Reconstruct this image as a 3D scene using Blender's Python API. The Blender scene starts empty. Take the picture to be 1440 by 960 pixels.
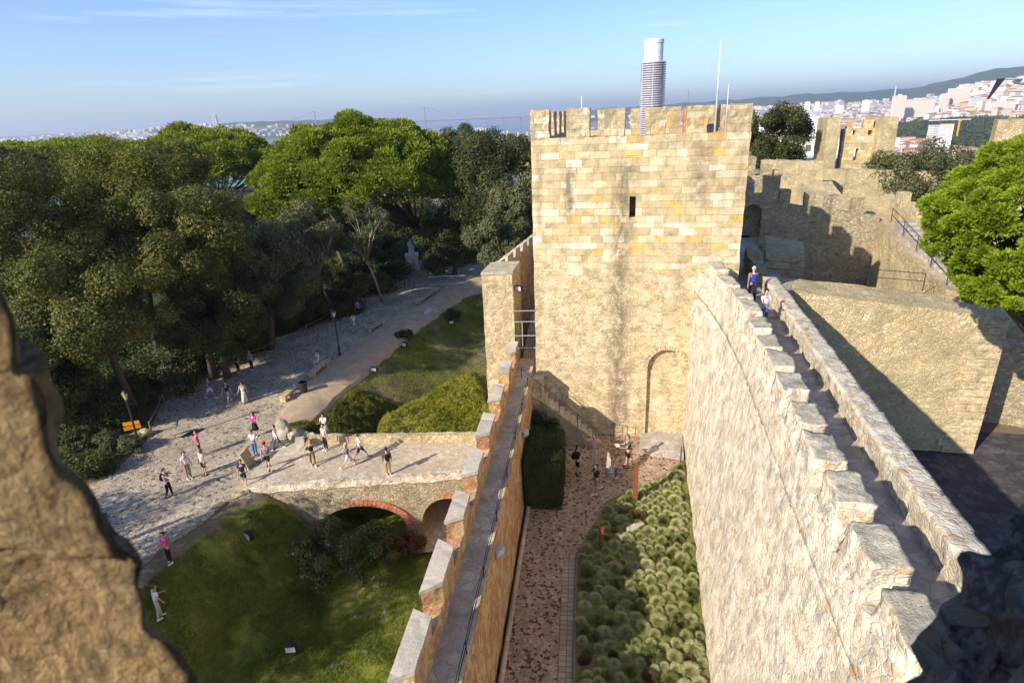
import bpy, bmesh, math, random
import numpy as np
from mathutils import Vector, Matrix, noise
random.seed(7); rng=np.random.default_rng(7)
scene=bpy.context.scene
COL=scene.collection
# ------------------------------------------------------------------ camera
F_PX,CX,CY=854.0,720.0,480.0
ROLL=math.atan(0.043); PITCH=math.atan(320.0*math.cos(ROLL)/F_PX)
fwd=Vector((0,math.cos(PITCH),-math.sin(PITCH))); right0=Vector((1,0,0)); up0=right0.cross(fwd)
cR,sR=math.cos(ROLL),math.sin(ROLL)
camR=cR*right0-sR*up0; camU=sR*right0+cR*up0
cam_d=bpy.data.cameras.new('camera'); cam=bpy.data.objects.new('camera',cam_d); COL.objects.link(cam)
cam.matrix_world=Matrix(((camR.x,camU.x,-fwd.x,0),(camR.y,camU.y,-fwd.y,0),(camR.z,camU.z,-fwd.z,0),(0,0,0,1)))
cam_d.sensor_width=36; cam_d.lens=36*F_PX/1440; cam_d.clip_start=0.05; cam_d.clip_end=80000
cam_d.dof.use_dof=True; cam_d.dof.focus_distance=30; cam_d.dof.aperture_fstop=5.6
scene.camera=cam
# ------------------------------------------------------------------ light
SUN_AZ,SUN_EL=50.0,29.0      # azimuth the shadows run to (from +Y clockwise), elevation of the sun
w=bpy.data.worlds.new('World'); scene.world=w; w.use_nodes=True
nt=w.node_tree; bg=nt.nodes['Background']
sky=nt.nodes.new('ShaderNodeTexSky'); sky.sky_type='NISHITA'; sky.sun_disc=False
sky.sun_elevation=math.radians(SUN_EL); sky.sun_rotation=math.radians(SUN_AZ+180)
sky.altitude=100; sky.air_density=1.0; sky.dust_density=0.6; sky.ozone_density=2.0
tc=nt.nodes.new('ShaderNodeTexCoord'); mp=nt.nodes.new('ShaderNodeMapping'); mp.inputs['Scale'].default_value=(1.2,2.2,26); mp.inputs['Rotation'].default_value=(0.0,0.06,0.0)
nz=nt.nodes.new('ShaderNodeTexNoise'); nz.inputs['Scale'].default_value=1.6; nz.inputs['Detail'].default_value=5; nz.inputs['Roughness'].default_value=0.6
rp=nt.nodes.new('ShaderNodeValToRGB'); rp.color_ramp.elements[0].position=0.58; rp.color_ramp.elements[1].position=0.85; rp.color_ramp.elements[1].color=(.35,.35,.35,1)
mx=nt.nodes.new('ShaderNodeMixRGB'); mx.inputs[2].default_value=(7.5,8.2,9.2,1)
nt.links.new(tc.outputs['Generated'],mp.inputs[0]); nt.links.new(mp.outputs[0],nz.inputs[0]); nt.links.new(nz.outputs[0],rp.inputs[0])
tn=nt.nodes.new('ShaderNodeMixRGB'); tn.blend_type='MULTIPLY'; tn.inputs[0].default_value=1; tn.inputs[2].default_value=(.66,.79,1.04,1); nt.links.new(sky.outputs[0],tn.inputs[1])
nt.links.new(rp.outputs[0],mx.inputs[0]); nt.links.new(tn.outputs[0],mx.inputs[1]); nt.links.new(mx.outputs[0],bg.inputs[0])
bg.inputs[1].default_value=0.13
sd=bpy.data.lights.new('sun','SUN'); sd.energy=5.0; sd.angle=math.radians(0.53); sd.color=(1,.90,.76)
so=bpy.data.objects.new('sun',sd); COL.objects.link(so)
az,el=math.radians(SUN_AZ),math.radians(SUN_EL)
sdir=Vector((math.sin(az)*math.cos(el),math.cos(az)*math.cos(el),-math.sin(el)))
so.rotation_euler=sdir.to_track_quat('-Z','Y').to_euler()
scene.view_settings.view_transform='Standard'; scene.view_settings.look='None'; scene.view_settings.exposure=0.6; scene.view_settings.gamma=1
# ------------------------------------------------------------------ frames of reference
TH=math.radians(12.5); SS,CC=math.sin(TH),math.cos(TH)
def C(t,s,z): return Vector((t*CC+s*SS,-t*SS+s*CC,z))          # castle frame -> world
def ts(p): return p[0]*CC-p[1]*SS, p[0]*SS+p[1]*CC
def ray(px,py):
    u=(px-CX)/F_PX; v=(CY-py)/F_PX
    return fwd+u*camR+v*camU
def at(px,py,z): r=ray(px,py); return r*(z/r.z)
def onY(px,py,Y): r=ray(px,py); return r*(Y/r.y)
def onS(px,py,s): r=ray(px,py); return r*(s/(r.x*SS+r.y*CC))
# ------------------------------------------------------------------ tagging and mesh helpers
def tag(o,label=None,cat=None,group=None,kind=None):
    if label: o['label']=label
    if cat: o['category']=cat
    if group: o['group']=group
    if kind: o['kind']=kind
    return o
ORI={}
def thing(name,origin,label,cat,group=None,kind=None):
    o=bpy.data.objects.new(name,None); o.empty_display_size=0.3; COL.objects.link(o)
    o.location=Vector(origin); ORI[o.name]=Vector(origin)
    return tag(o,label,cat,group,kind)
def nv(p,f): return noise.noise_vector(Vector((p[0]*f,p[1]*f,p[2]*f)))
class MB:
    def __init__(s): s.v=[]; s.f=[]; s.m=[]
    def add(s,vs,fs,mi=0):
        b=len(s.v); s.v+= [Vector(p) for p in vs]
        for f in fs: s.f.append([b+i for i in f]); s.m.append(mi)
        return s
    def hexa(s,P,n=(1,1,1),amp=0,freq=1.0,mi=0,amp2=0,freq2=6):
        """P: 4 bottom corners ccw then 4 top corners; n: divisions along 0-1, 0-3, 0-4"""
        P=[Vector(p) for p in P]; nx,ny,nz_=n; idx={}; b=[]
        def pt(i,j,k):
            key=(i,j,k)
            if key in idx: return idx[key]
            a,c,e=i/nx,j/ny,k/nz_
            lo=P[0].lerp(P[1],a).lerp(P[3].lerp(P[2],a),c); hi=P[4].lerp(P[5],a).lerp(P[7].lerp(P[6],a),c)
            p=lo.lerp(hi,e)
            if amp: p=p+nv(p,freq)*amp
            if amp2: p=p+nv(p+Vector((31,7,3)),freq2)*amp2
            idx[key]=len(b); b.append(p); return idx[key]
        fs=[]
        for i in range(nx):
            for j in range(ny):
                fs.append([pt(i,j,0),pt(i,j+1,0),pt(i+1,j+1,0),pt(i+1,j,0)])
                fs.append([pt(i,j,nz_),pt(i+1,j,nz_),pt(i+1,j+1,nz_),pt(i,j+1,nz_)])
        for i in range(nx):
            for k in range(nz_):
                fs.append([pt(i,0,k),pt(i+1,0,k),pt(i+1,0,k+1),pt(i,0,k+1)])
                fs.append([pt(i,ny,k),pt(i,ny,k+1),pt(i+1,ny,k+1),pt(i+1,ny,k)])
        for j in range(ny):
            for k in range(nz_):
                fs.append([pt(0,j,k),pt(0,j,k+1),pt(0,j+1,k+1),pt(0,j+1,k)])
                fs.append([pt(nx,j,k),pt(nx,j+1,k),pt(nx,j+1,k+1),pt(nx,j,k+1)])
        return s.add(b,fs,mi)
    def cbox(s,t0,t1,s0,s1,z0,z1,n=(1,1,1),mi=0,**k):      # box in the castle frame
        return s.hexa([C(t0,s0,z0),C(t1,s0,z0),C(t1,s1,z0),C(t0,s1,z0),C(t0,s0,z1),C(t1,s0,z1),C(t1,s1,z1),C(t0,s1,z1)],n,mi=mi,**k)
    def box(s,c,size,rz=0,mi=0,n=(1,1,1),**k):               # c = centre of the base
        c=Vector(c); a,b=math.cos(rz),math.sin(rz); P=[]
        for z in (0,size[2]):
            for x,y in ((-.5,-.5),(.5,-.5),(.5,.5),(-.5,.5)):
                X,Y=x*size[0],y*size[1]; P.append(c+Vector((X*a-Y*b,X*b+Y*a,z)))
        return s.hexa(P,n,mi=mi,**k)
    def tube(s,pts,rad,seg=8,mi=0,cap=True):
        pts=[Vector(p) for p in pts]
        if not hasattr(rad,'__len__'): rad=[rad]*len(pts)
        vs=[];fs=[]; t0=(pts[1]-pts[0]).normalized(); u=t0.orthogonal().normalized()
        for i,p in enumerate(pts):
            t=(pts[min(i+1,len(pts)-1)]-pts[max(i-1,0)]).normalized()
            u=(u-t*u.dot(t)).normalized(); w_=t.cross(u)
            for k in range(seg):
                a=2*math.pi*k/seg; vs.append(p+rad[i]*(math.cos(a)*u+math.sin(a)*w_))
        for i in range(len(pts)-1):
            for k in range(seg):
                a=i*seg+k; b=i*seg+(k+1)%seg; fs.append([a,b,b+seg,a+seg])
        if cap: fs.append(list(range(seg))[::-1]); fs.append([len(vs)-seg+k for k in range(seg)])
        return s.add(vs,fs,mi)
    def lathe(s,c,prof,seg=16,mi=0,sx=1,sy=1,rz=0):
        c=Vector(c); vs=[];fs=[]; n=len(prof)
        for r,z in prof:
            for k in range(seg):
                a=2*math.pi*k/seg+rz; vs.append(c+Vector((r*math.cos(a)*sx,r*math.sin(a)*sy,z)))
        for i in range(n-1):
            for k in range(seg):
                a=i*seg+k; b=i*seg+(k+1)%seg; fs.append([a,b,b+seg,a+seg])
        fs.append(list(range(seg))[::-1]); fs.append([(n-1)*seg+k for k in range(seg)])
        return s.add(vs,fs,mi)
    def blob(s,c,r,seg=14,rings=8,amp=0,freq=1,mi=0):
        c=Vector(c); vs=[];fs=[]
        if not hasattr(r,'__len__'): r=(r,r,r)
        for i in range(1,rings):
            ph=math.pi*i/rings
            for k in range(seg):
                a=2*math.pi*k/seg; d=Vector((math.sin(ph)*math.cos(a),math.sin(ph)*math.sin(a),math.cos(ph)))
                p=c+Vector((d.x*r[0],d.y*r[1],d.z*r[2]))
                if amp: p+=nv(p,freq)*amp
                vs.append(p)
        top=len(vs); vs.append(c+Vector((0,0,r[2]))); bot=len(vs); vs.append(c-Vector((0,0,r[2])))
        for i in range(rings-2):
            for k in range(seg):
                a=i*seg+k; b=i*seg+(k+1)%seg; fs.append([a,a+seg,b+seg,b])
        for k in range(seg):
            fs.append([top,k,(k+1)%seg]); fs.append([bot,(rings-2)*seg+(k+1)%seg,(rings-2)*seg+k])
        return s.add(vs,fs,mi)
    def mesh(s,name,mats,origin=Vector((0,0,0)),smooth=False,recalc=True,frame=TH):
        me=bpy.data.meshes.new(name)
        V=[p-origin for p in s.v]
        me.from_pydata(V,[],s.f)
        if not isinstance(mats,(list,tuple)): mats=[mats]
        for m in mats: me.materials.append(m)
        me.polygons.foreach_set('material_index',s.m)
        if recalc:
            bm=bmesh.new(); bm.from_mesh(me); bmesh.ops.recalc_face_normals(bm,faces=bm.faces); bm.to_mesh(me); bm.free()
        if smooth: me.polygons.foreach_set('use_smooth',[True]*len(me.polygons))
        boxuv(me,origin,frame)
        me.update(); return me
    def build(s,name,mats,parent=None,smooth=False,recalc=True,frame=TH,**kw):
        origin=ORI[parent.name] if parent is not None and parent.name in ORI else Vector((0,0,0))
        me=s.mesh(name,mats,origin,smooth,recalc,frame)
        o=bpy.data.objects.new(name,me); COL.objects.link(o)
        ORI[o.name]=origin
        if parent is not None: o.parent=parent
        return tag(o,**kw)
def own(name,origin,mb,mats,label,cat,group=None,kind=None,smooth=False,**k):
    """a thing that is one mesh, its origin at its base"""
    origin=Vector(origin); me=mb.mesh(name,mats,origin,smooth,**k)
    o=bpy.data.objects.new(name,me); o.location=origin; ORI[o.name]=origin; COL.objects.link(o)
    return tag(o,label,cat,group,kind)
def boxuv(me,origin,frame):
    ss,cc=math.sin(frame),math.cos(frame)
    n=len(me.loops)
    uvl=me.uv_layers.new(name='UVMap') if not me.uv_layers else me.uv_layers[0]
    co=np.empty(len(me.vertices)*3); me.vertices.foreach_get('co',co); co=co.reshape(-1,3)+np.array(origin)
    li=np.empty(n,dtype=np.int32); me.loops.foreach_get('vertex_index',li)
    nf=len(me.polygons); ls=np.empty(nf,dtype=np.int32); lt=np.empty(nf,dtype=np.int32); nr=np.empty(nf*3)
    me.polygons.foreach_get('loop_start',ls); me.polygons.foreach_get('loop_total',lt); me.polygons.foreach_get('normal',nr); nr=nr.reshape(-1,3)
    T=co[:,0]*cc-co[:,1]*ss; S=co[:,0]*ss+co[:,1]*cc; Z=co[:,2]
    nt_=np.abs(nr[:,0]*cc-nr[:,1]*ss); ns_=np.abs(nr[:,0]*ss+nr[:,1]*cc); nz_=np.abs(nr[:,2])
    mode=np.where(nz_>np.maximum(nt_,ns_),2,np.where(ns_>=nt_,0,1))
    lm=np.empty(n,dtype=np.int32); lm[np.concatenate([np.arange(a,a+b) for a,b in zip(ls,lt)]) if nf else []]=np.repeat(mode,lt)
    u=np.where(lm==0,T[li],np.where(lm==1,S[li],T[li])); v=np.where(lm==2,S[li],Z[li])
    uv=np.empty(n*2); uv[0::2]=u; uv[1::2]=v; uvl.data.foreach_set('uv',uv)
def sheet(name,poly,z,mat,kind='structure',sub=0,**k):
    me=bpy.data.meshes.new(name); bm=bmesh.new()
    vs=[bm.verts.new((p[0],p[1],z if z is not None else p[2])) for p in poly]; f=bm.faces.new(vs)
    if f.normal.z<0 or True:
        f.normal_update()
        if f.normal.z<0: f.normal_flip()
    bmesh.ops.triangulate(bm,faces=bm.faces); bm.to_mesh(me); bm.free()
    me.materials.append(mat); boxuv(me,Vector((0,0,0)),TH)
    o=bpy.data.objects.new(name,me); COL.objects.link(o); return tag(o,kind=kind,**k)
# temporary scene for boolean / skin evaluation (never rendered)
TMP=bpy.data.scenes.new('tmp')
def evaluate(objs):
    vl=TMP.view_layers[0]; vl.update(); dg=vl.depsgraph; out=[]
    for o in objs: out.append(bpy.data.meshes.new_from_object(o.evaluated_get(dg),preserve_all_data_layers=False,depsgraph=dg))
    for o in objs: bpy.data.objects.remove(o)
    return out
def tmpobj(mb,mats):
    me=mb.mesh('t',mats); o=bpy.data.objects.new('t',me); TMP.collection.objects.link(o); return o
def boolean(mb,cutters,mats):
    o=tmpobj(mb,mats); cs=[]
    for c in cutters:
        k=tmpobj(c,mats); cs.append(k); m=o.modifiers.new('b','BOOLEAN'); m.operation='DIFFERENCE'; m.object=k; m.solver='EXACT'
    me=evaluate([o])[0]
    for k in cs: bpy.data.objects.remove(k)
    return me
def place_mesh(name,me,parent,frame=TH,**k):
    origin=ORI[parent.name] if parent is not None and parent.name in ORI else Vector((0,0,0))
    boxuv(me,Vector((0,0,0)),frame); me.transform(Matrix.Translation(-origin)); me.name=name
    o=bpy.data.objects.new(name,me); COL.objects.link(o); ORI[o.name]=origin
    if parent is not None: o.parent=parent
    return tag(o,**k)
def prism_cutter(pts2,axis0,axis1,depthdir):
    """pts2: list of world points (front outline), extruded along depthdir"""
    m=MB(); n=len(pts2); d=Vector(depthdir)
    vs=[Vector(p) for p in pts2]+[Vector(p)+d for p in pts2]
    m.add(vs,[list(range(n)),[2*n-1-i for i in range(n)]]+[[i,(i+1)%n,n+(i+1)%n,n+i] for i in range(n)]); return m
# ------------------------------------------------------------------ materials
class N:
    def __init__(s,name,rough=0.9,spec=0.2):
        s.m=bpy.data.materials.new(name); s.m.use_nodes=True; s.t=s.m.node_tree; s.b=s.t.nodes['Principled BSDF']
        s.b.inputs['Roughness'].default_value=rough; s.b.inputs['Specular IOR Level'].default_value=spec
    def n(s,kind,**ins):
        d=s.t.nodes.new('ShaderNode'+kind)
        for k,v in ins.items():
            if k in ('operation','blend_type','feature','distance','noise_dimensions','voronoi_dimensions','offset','offset_frequency','squash','squash_frequency','data_type','vector_type','attribute_name','use_clamp','clamp'):
                setattr(d,k,v); continue
            key=int(k[1:]) if k[0]=='i' and k[1:].isdigit() else k.replace('_',' ')
            if isinstance(v,bpy.types.NodeSocket): s.t.links.new(v,d.inputs[key])
            else: d.inputs[key].default_value=v
        return d
    def uv(s): return s.n('UVMap').outputs[0]
    def obj(s): return s.n('NewGeometry').outputs['Position']
    def mapv(s,v,scale=(1,1,1),loc=(0,0,0)): return s.n('Mapping',i0=v,Scale=scale,Location=loc).outputs[0]
    def noise(s,v,scale,detail=4,rough=.55,dim='3D'): return s.n('TexNoise',noise_dimensions=dim,Vector=v,Scale=scale,Detail=detail,Roughness=rough).outputs[0]
    def ramp(s,f,stops,interp='LINEAR'):
        d=s.t.nodes.new('ShaderNodeValToRGB'); s.t.links.new(f,d.inputs[0]); cr=d.color_ramp; cr.interpolation=interp
        while len(cr.elements)<len(stops): cr.elements.new(0.5)
        for e,(p,c) in zip(cr.elements,stops):
            e.position=p; e.color=(c[0],c[1],c[2],1) if hasattr(c,'__len__') else (c,c,c,1)
        return d.outputs[0]
    def mix(s,f,a,b,mode='MIX'):
        d=s.t.nodes.new('ShaderNodeMixRGB'); d.blend_type=mode
        for i,v in enumerate((f,a,b)):
            if isinstance(v,bpy.types.NodeSocket): s.t.links.new(v,d.inputs[i])
            elif hasattr(v,'__len__'): d.inputs[i].default_value=(*v[:3],1)
            else: d.inputs[i].default_value=v if i==0 else (v,v,v,1)
        return d.outputs[0]
    def math(s,op,a,b=0.0,c=0.0):
        d=s.t.nodes.new('ShaderNodeMath'); d.operation=op
        for i,v in enumerate((a,b,c)):
            if isinstance(v,bpy.types.NodeSocket): s.t.links.new(v,d.inputs[i])
            else: d.inputs[i].default_value=v
        return d.outputs[0]
    def col(s,c):
        if isinstance(c,bpy.types.NodeSocket): s.t.links.new(c,s.b.inputs['Base Color'])
        else: s.b.inputs['Base Color'].default_value=(*c,1)
        return s
    def bump(s,h,strength=0.5,dist=0.05):
        d=s.n('Bump',Height=h,Strength=strength,Distance=dist); s.t.links.new(d.outputs[0],s.b.inputs['Normal']); return s
def plain(name,c,rough=.7,spec=.3,metal=0):
    n=N(name,rough,spec); n.b.inputs['Metallic'].default_value=metal
    v=n.noise(n.obj(),9,3); k=n.ramp(v,[(.3,.82),(.7,1.1)]); n.col(n.mix(1,c,k,'MULTIPLY')); return n.m
def voro(n,v,scale,feature='F1',rand=1.0):
    d=n.n('TexVoronoi',feature=feature,Vector=v,Scale=scale,Randomness=rand); return d
def rubble(name,stops,mortar,scale=3.2,zs=1.7,msize=.06,bump=.6,patch=None,patchc=(.6,.55,.45),stain=.5,warp=.12,vb=.7,lump=.7,tint=(1,1,1),gs=1.5,ga=.7,fs=22):
    n=N(name,.95,.1); p=n.obj(); wn=n.n('TexNoise',Vector=p,Scale=1.6,Detail=2.0)
    wv=n.n('VectorMath',operation='MULTIPLY_ADD'); n.t.links.new(wn.outputs['Color'],wv.inputs[0]); wv.inputs[1].default_value=(warp*2,)*3; n.t.links.new(p,wv.inputs[2])
    q=n.mapv(wv.outputs[0],(1,1,zs))
    vc=voro(n,q,scale); ve=voro(n,q,scale,'DISTANCE_TO_EDGE')
    r=n.n('SeparateColor',i0=vc.outputs['Color']).outputs[0]
    base=n.ramp(r,stops)
    fine=n.noise(p,fs,5,.7); base=n.mix(1,base,n.ramp(fine,[(.25,.72),(.75,1.18)]),'MULTIPLY')
    big=n.noise(p,.55,5,.65); base=n.mix(1,base,n.ramp(big,[(.3,1-stain*.45),(.6,1.08)]),'MULTIPLY')
    mm=n.ramp(ve.outputs[0],[(0,1),(msize,0)])
    c=n.mix(mm,base,mortar)
    if patch:
        pn=n.noise(n.mapv(p,(1,1,.7)),patch,6,.7); pf=n.math('MULTIPLY',n.ramp(pn,[(.47,0),(.58,1)]),.85); c=n.mix(pf,c,patchc)
        gn=n.noise(n.mapv(p,(1,1,.6),(5,5,5)),gs,7,.8); c=n.mix(n.math('MULTIPLY',n.ramp(gn,[(.53,0),(.60,1)]),ga),c,(.24,.22,.20))
    c=n.mix(1,c,tint,'MULTIPLY'); n.col(c)
    h=n.math('ADD',n.math('MULTIPLY',n.ramp(ve.outputs[0],[(0,0),(.12,1)]),vb),n.math('MULTIPLY',fine,.5+(.7-vb)*.8))
    h=n.math('ADD',h,n.math('MULTIPLY',n.noise(p,6,3),lump))
    n.bump(h,bump,.07); return n.m
def ashlar(name,lo_z=None):
    """tower stone: regular ochre and cream courses above, small rubble masonry below, dark run-off streaks"""
    n=N(name,.92,.12); uv=n.uv(); p=n.obj()
    sx=n.n('SeparateXYZ',i0=uv); u,v=sx.outputs[0],sx.outputs[1]
    rowj=n.noise(n.n('CombineXYZ',X=0.0,Y=v,Z=0.0).outputs[0],1.3,2); v2=n.math('ADD',v,n.math('MULTIPLY',rowj,.35))
    row=n.math('FLOOR',n.math('DIVIDE',v2,.34)); 
    wj=n.noise(n.n('CombineXYZ',X=n.math('MULTIPLY',u,.9),Y=n.math('MULTIPLY',row,3.7),Z=0.0).outputs[0],1.0,1)
    u2=n.math('ADD',u,n.math('MULTIPLY',wj,1.1))
    vec=n.n('CombineXYZ',X=u2,Y=v2,Z=0.0).outputs[0]
    def bricks(bw,rh,ms):
        d=n.n('TexBrick',Vector=vec,Color1=(0,0,0,1),Color2=(1,1,1,1),Mortar=(.5,.5,.5,1),Scale=1.0,Mortar_Size=ms,Mortar_Smooth=.3,Bias=0.0,Brick_Width=bw,Row_Height=rh); d.offset=.5; return d
    b=bricks(.78,.34,.012)
    cr=n.ramp(b.outputs[0],[(0,(.50,.40,.25)),(.2,(.56,.46,.29)),(.38,(.62,.53,.36)),(.52,(.54,.42,.24)),(.62,(.60,.50,.34)),(.72,(.62,.42,.16)),(.80,(.66,.58,.44)),(.88,(.44,.36,.24)),(.93,(.70,.64,.53)),(1,(.60,.38,.13))],'CONSTANT')
    # finer, irregular masonry
    wn=n.n('TexNoise',Vector=p,Scale=2.0,Detail=2.0); wv=n.n('VectorMath',operation='MULTIPLY_ADD'); n.t.links.new(wn.outputs['Color'],wv.inputs[0]); wv.inputs[1].default_value=(.3,.3,.2); n.t.links.new(p,wv.inputs[2])
    q=n.mapv(wv.outputs[0],(1,1,2.1)); vc=voro(n,q,4.0,rand=.7); ve=voro(n,q,4.0,'DISTANCE_TO_EDGE',rand=.7)
    rr=n.n('SeparateColor',i0=vc.outputs['Color']).outputs[0]
    c2=n.ramp(rr,[(0,(.44,.35,.22)),(.3,(.58,.48,.31)),(.55,(.50,.40,.24)),(.75,(.66,.57,.42)),(.95,(.58,.46,.29))])
    m2=n.ramp(ve.outputs[0],[(0,1),(.10,0)]); c2=n.mix(n.math('MULTIPLY',m2,.8),c2,n.mix(n.ramp(n.noise(p,2.0,4,.7),[(.42,0),(.56,1)]),(.34,.27,.17),(.74,.67,.52)))
    c1=n.mix(b.outputs['Fac'],cr,(.40,.33,.23))
    zz=n.n('SeparateXYZ',i0=p).outputs[2]
    f=n.math('ADD',zz,n.math('MULTIPLY',n.math('SUBTRACT',n.noise(p,1.3,6,.75),.5),11.0)); lower=n.ramp(n.math('MULTIPLY_ADD',f,-.5,-3.4),[(0,0),(1,1)])  # 1 below about z=-7
    c=n.mix(lower,c1,c2)
    fine=n.noise(p,16,6,.72); c=n.mix(1,c,n.ramp(fine,[(.25,.76),(.75,1.15)]),'MULTIPLY')
    med=n.noise(p,1.7,5,.7); c=n.mix(1,c,n.ramp(med,[(.32,.66),(.6,1.08)]),'MULTIPLY')
    # run-off streaks at set places along the face
    edge=n.noise(n.mapv(p,(1,1,.5)),2.6,5,.75)
    tot=None
    for u0,wd,z0,z1,st in ((-1.0,.80,-2.0,-17.2,.85),(-3.6,.40,-2.2,-5.4,.85),(2.75,.75,-1.3,-4.8,.7),(0.9,.5,-1.2,-2.3,.5),(-.55,.3,-13,-17,.7),(1.9,.3,-6.5,-10.5,.35),(-2.0,.5,-1.2,-2.2,.4),(4.3,.3,-1.3,-7.5,.35),(-5.1,.25,-1.3,-6.5,.45)):
        d=n.math('ABSOLUTE',n.math('SUBTRACT',n.math('ADD',u,n.math('MULTIPLY',n.math('SUBTRACT',n.noise(n.n('CombineXYZ',X=0.0,Y=v,Z=u0).outputs[0],.6,2),.5),.7)),u0))
        g=n.ramp(n.math('DIVIDE',d,wd),[(0.15,1),(1,0)])
        a=n.ramp(n.math('MULTIPLY_ADD',zz,-1,z0),[(0,0),(.6,1)]); bb=n.ramp(n.math('MULTIPLY_ADD',zz,1,-z1),[(0,0),(.8,1)])
        k=n.math('MULTIPLY',n.math('MULTIPLY',g,a),n.math('MULTIPLY',bb,st)); tot=k if tot is None else n.math('MAXIMUM',tot,k)
    tot=n.math('MULTIPLY',tot,n.ramp(edge,[(.36,.1),(.56,1)]))
    c=n.mix(tot,c,(.155,.125,.095))
    top=n.math('MULTIPLY',n.ramp(n.math('ADD',zz,1.75),[(0,0),(.8,1)]),n.ramp(n.noise(p,2.6,5,.75),[(.42,0),(.6,.75)])); c=n.mix(top,c,(.24,.20,.16))
    lich=n.ramp(n.noise(p,4.5,4,.7),[(.60,0),(.68,.5)]); c=n.mix(n.math('MULTIPLY',lich,n.ramp(n.math('ADD',zz,1.2),[(0,0),(1,1)])),c,(.42,.24,.05))
    c=n.mix(1,c,(1.03,1.0,.91),'MULTIPLY')
    n.col(c)
    h1=n.math('SUBTRACT',1.0,b.outputs['Fac']); h2=n.ramp(ve.outputs[0],[(0,0),(.14,1)])
    h=n.math('ADD',n.mix(lower,h1,h2),n.math('ADD',n.math('MULTIPLY',fine,.6),n.math('MULTIPLY',med,.5))); n.bump(h,.55,.05); return n.m
def cobble(name,stops,joint,scale=7,jw=.07,bump=.5,mott=.35):
    n=N(name,.85,.2); p=n.obj(); v=voro(n,p,scale); e=voro(n,p,scale,'DISTANCE_TO_EDGE')
    r=n.n('SeparateColor',i0=v.outputs['Color']).outputs[0]; c=n.ramp(r,stops,'CONSTANT')
    c=n.mix(1,c,n.ramp(n.noise(p,2.6,5,.7),[(.35,.78),(.62,1.08)]),'MULTIPLY'); c=n.mix(1,c,n.ramp(n.noise(p,30,3),[(.3,.8),(.7,1.15)]),'MULTIPLY'); c=n.mix(1,c,n.ramp(n.noise(p,.5,4,.6),[(.3,1-mott),(.65,1.1)]),'MULTIPLY')
    c=n.mix(n.ramp(e.outputs[0],[(0,1),(jw,0)]),c,joint); n.col(c); n.bump(n.math('ADD',n.ramp(e.outputs[0],[(0,0),(.15,1)]),n.math('MULTIPLY',n.noise(p,25,3),.3)),bump,.025); return n.m
def leafmat(name,cols,trans=.25,rough=.55):
    n=N(name,rough,.25); p=n.obj()
    a=n.noise(p,.55,3,.6); b=n.noise(p,5,2); f=n.math('ADD',n.math('MULTIPLY',a,.6),n.math('MULTIPLY',b,.4))
    c=n.ramp(f,[(.36,cols[0]),(.50,cols[1]),(.62,cols[2])]); n.col(c)
    n.b.inputs['Specular IOR Level'].default_value=.12
    tr=n.n('BsdfTranslucent',Color=c); t2=n.mix(1,c,(1.3,1.4,.7),'MULTIPLY'); n.t.links.new(t2,tr.inputs[0])
    ms=n.n('MixShader',i0=trans,i1=n.b.outputs[0],i2=tr.outputs[0]); n.t.links.new(ms.outputs[0],n.t.nodes['Material Output'].inputs[0]); return n.m
OCH=[(0,(.30,.24,.15)),(.25,(.46,.38,.25)),(.5,(.38,.31,.20)),(.72,(.55,.47,.33)),(.9,(.50,.36,.18)),(1,(.24,.20,.15))]
M={}
M['ashlar']=ashlar('tower_stone')
M['rubble']=rubble('rubble_stone',OCH,(.40,.33,.22),4.4,1.7,.07,.8,warp=.32,vb=.8)
M['plaster_wall']=rubble('limewashed_rubble',[(0,(.44,.36,.25)),(.3,(.62,.55,.43)),(.6,(.52,.44,.31)),(.85,(.68,.62,.52)),(.93,(.52,.30,.13)),(1,(.5,.42,.3))],(.50,.42,.29),4.4,1.4,.07,.5,patch=2.2,patchc=(.74,.66,.50),stain=.35,warp=.2,vb=.6,lump=.25,gs=2.6,ga=.7)
M['cap']=rubble('lichen_stone',[(0,(.56,.48,.34)),(.5,(.68,.60,.44)),(1,(.60,.53,.40))],(.55,.48,.35),1.2,1,.02,1.0,patch=6,patchc=(.40,.37,.29),stain=.5,vb=.1,warp=.5)
M['grey_cap']=rubble('grey_cap_stone',[(0,(.48,.42,.33)),(1,(.54,.48,.38))],(.42,.36,.28),.8,1,.01,.5,stain=.5)
M['platform']=rubble('large_rubble',[(0,(.46,.36,.20)),(.3,(.60,.49,.28)),(.6,(.52,.41,.23)),(.85,(.66,.57,.38)),(1,(.54,.38,.16))],(.50,.40,.26),4.3,1.8,.06,.75,stain=.8,warp=.34,vb=.7,lump=.6)
M['dark_rock']=rubble('foreground_stone',[(0,(.55,.41,.24)),(.4,(.72,.57,.36)),(.7,(.62,.47,.29)),(1,(.78,.65,.45))],(.48,.36,.22),14,1,.06,1.0,patch=38,patchc=(.30,.23,.16),stain=.9,warp=.3,vb=.2,tint=(.86,.76,.60),fs=95)
M['grey_rock']=rubble('foreground_grey_stone',[(0,(.13,.12,.11)),(.4,(.26,.23,.20)),(.7,(.20,.18,.16)),(1,(.40,.38,.35))],(.07,.065,.06),9,1,.03,1.0,patch=45,patchc=(.36,.34,.31),stain=.9,warp=.4,vb=.1,fs=95)
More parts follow.
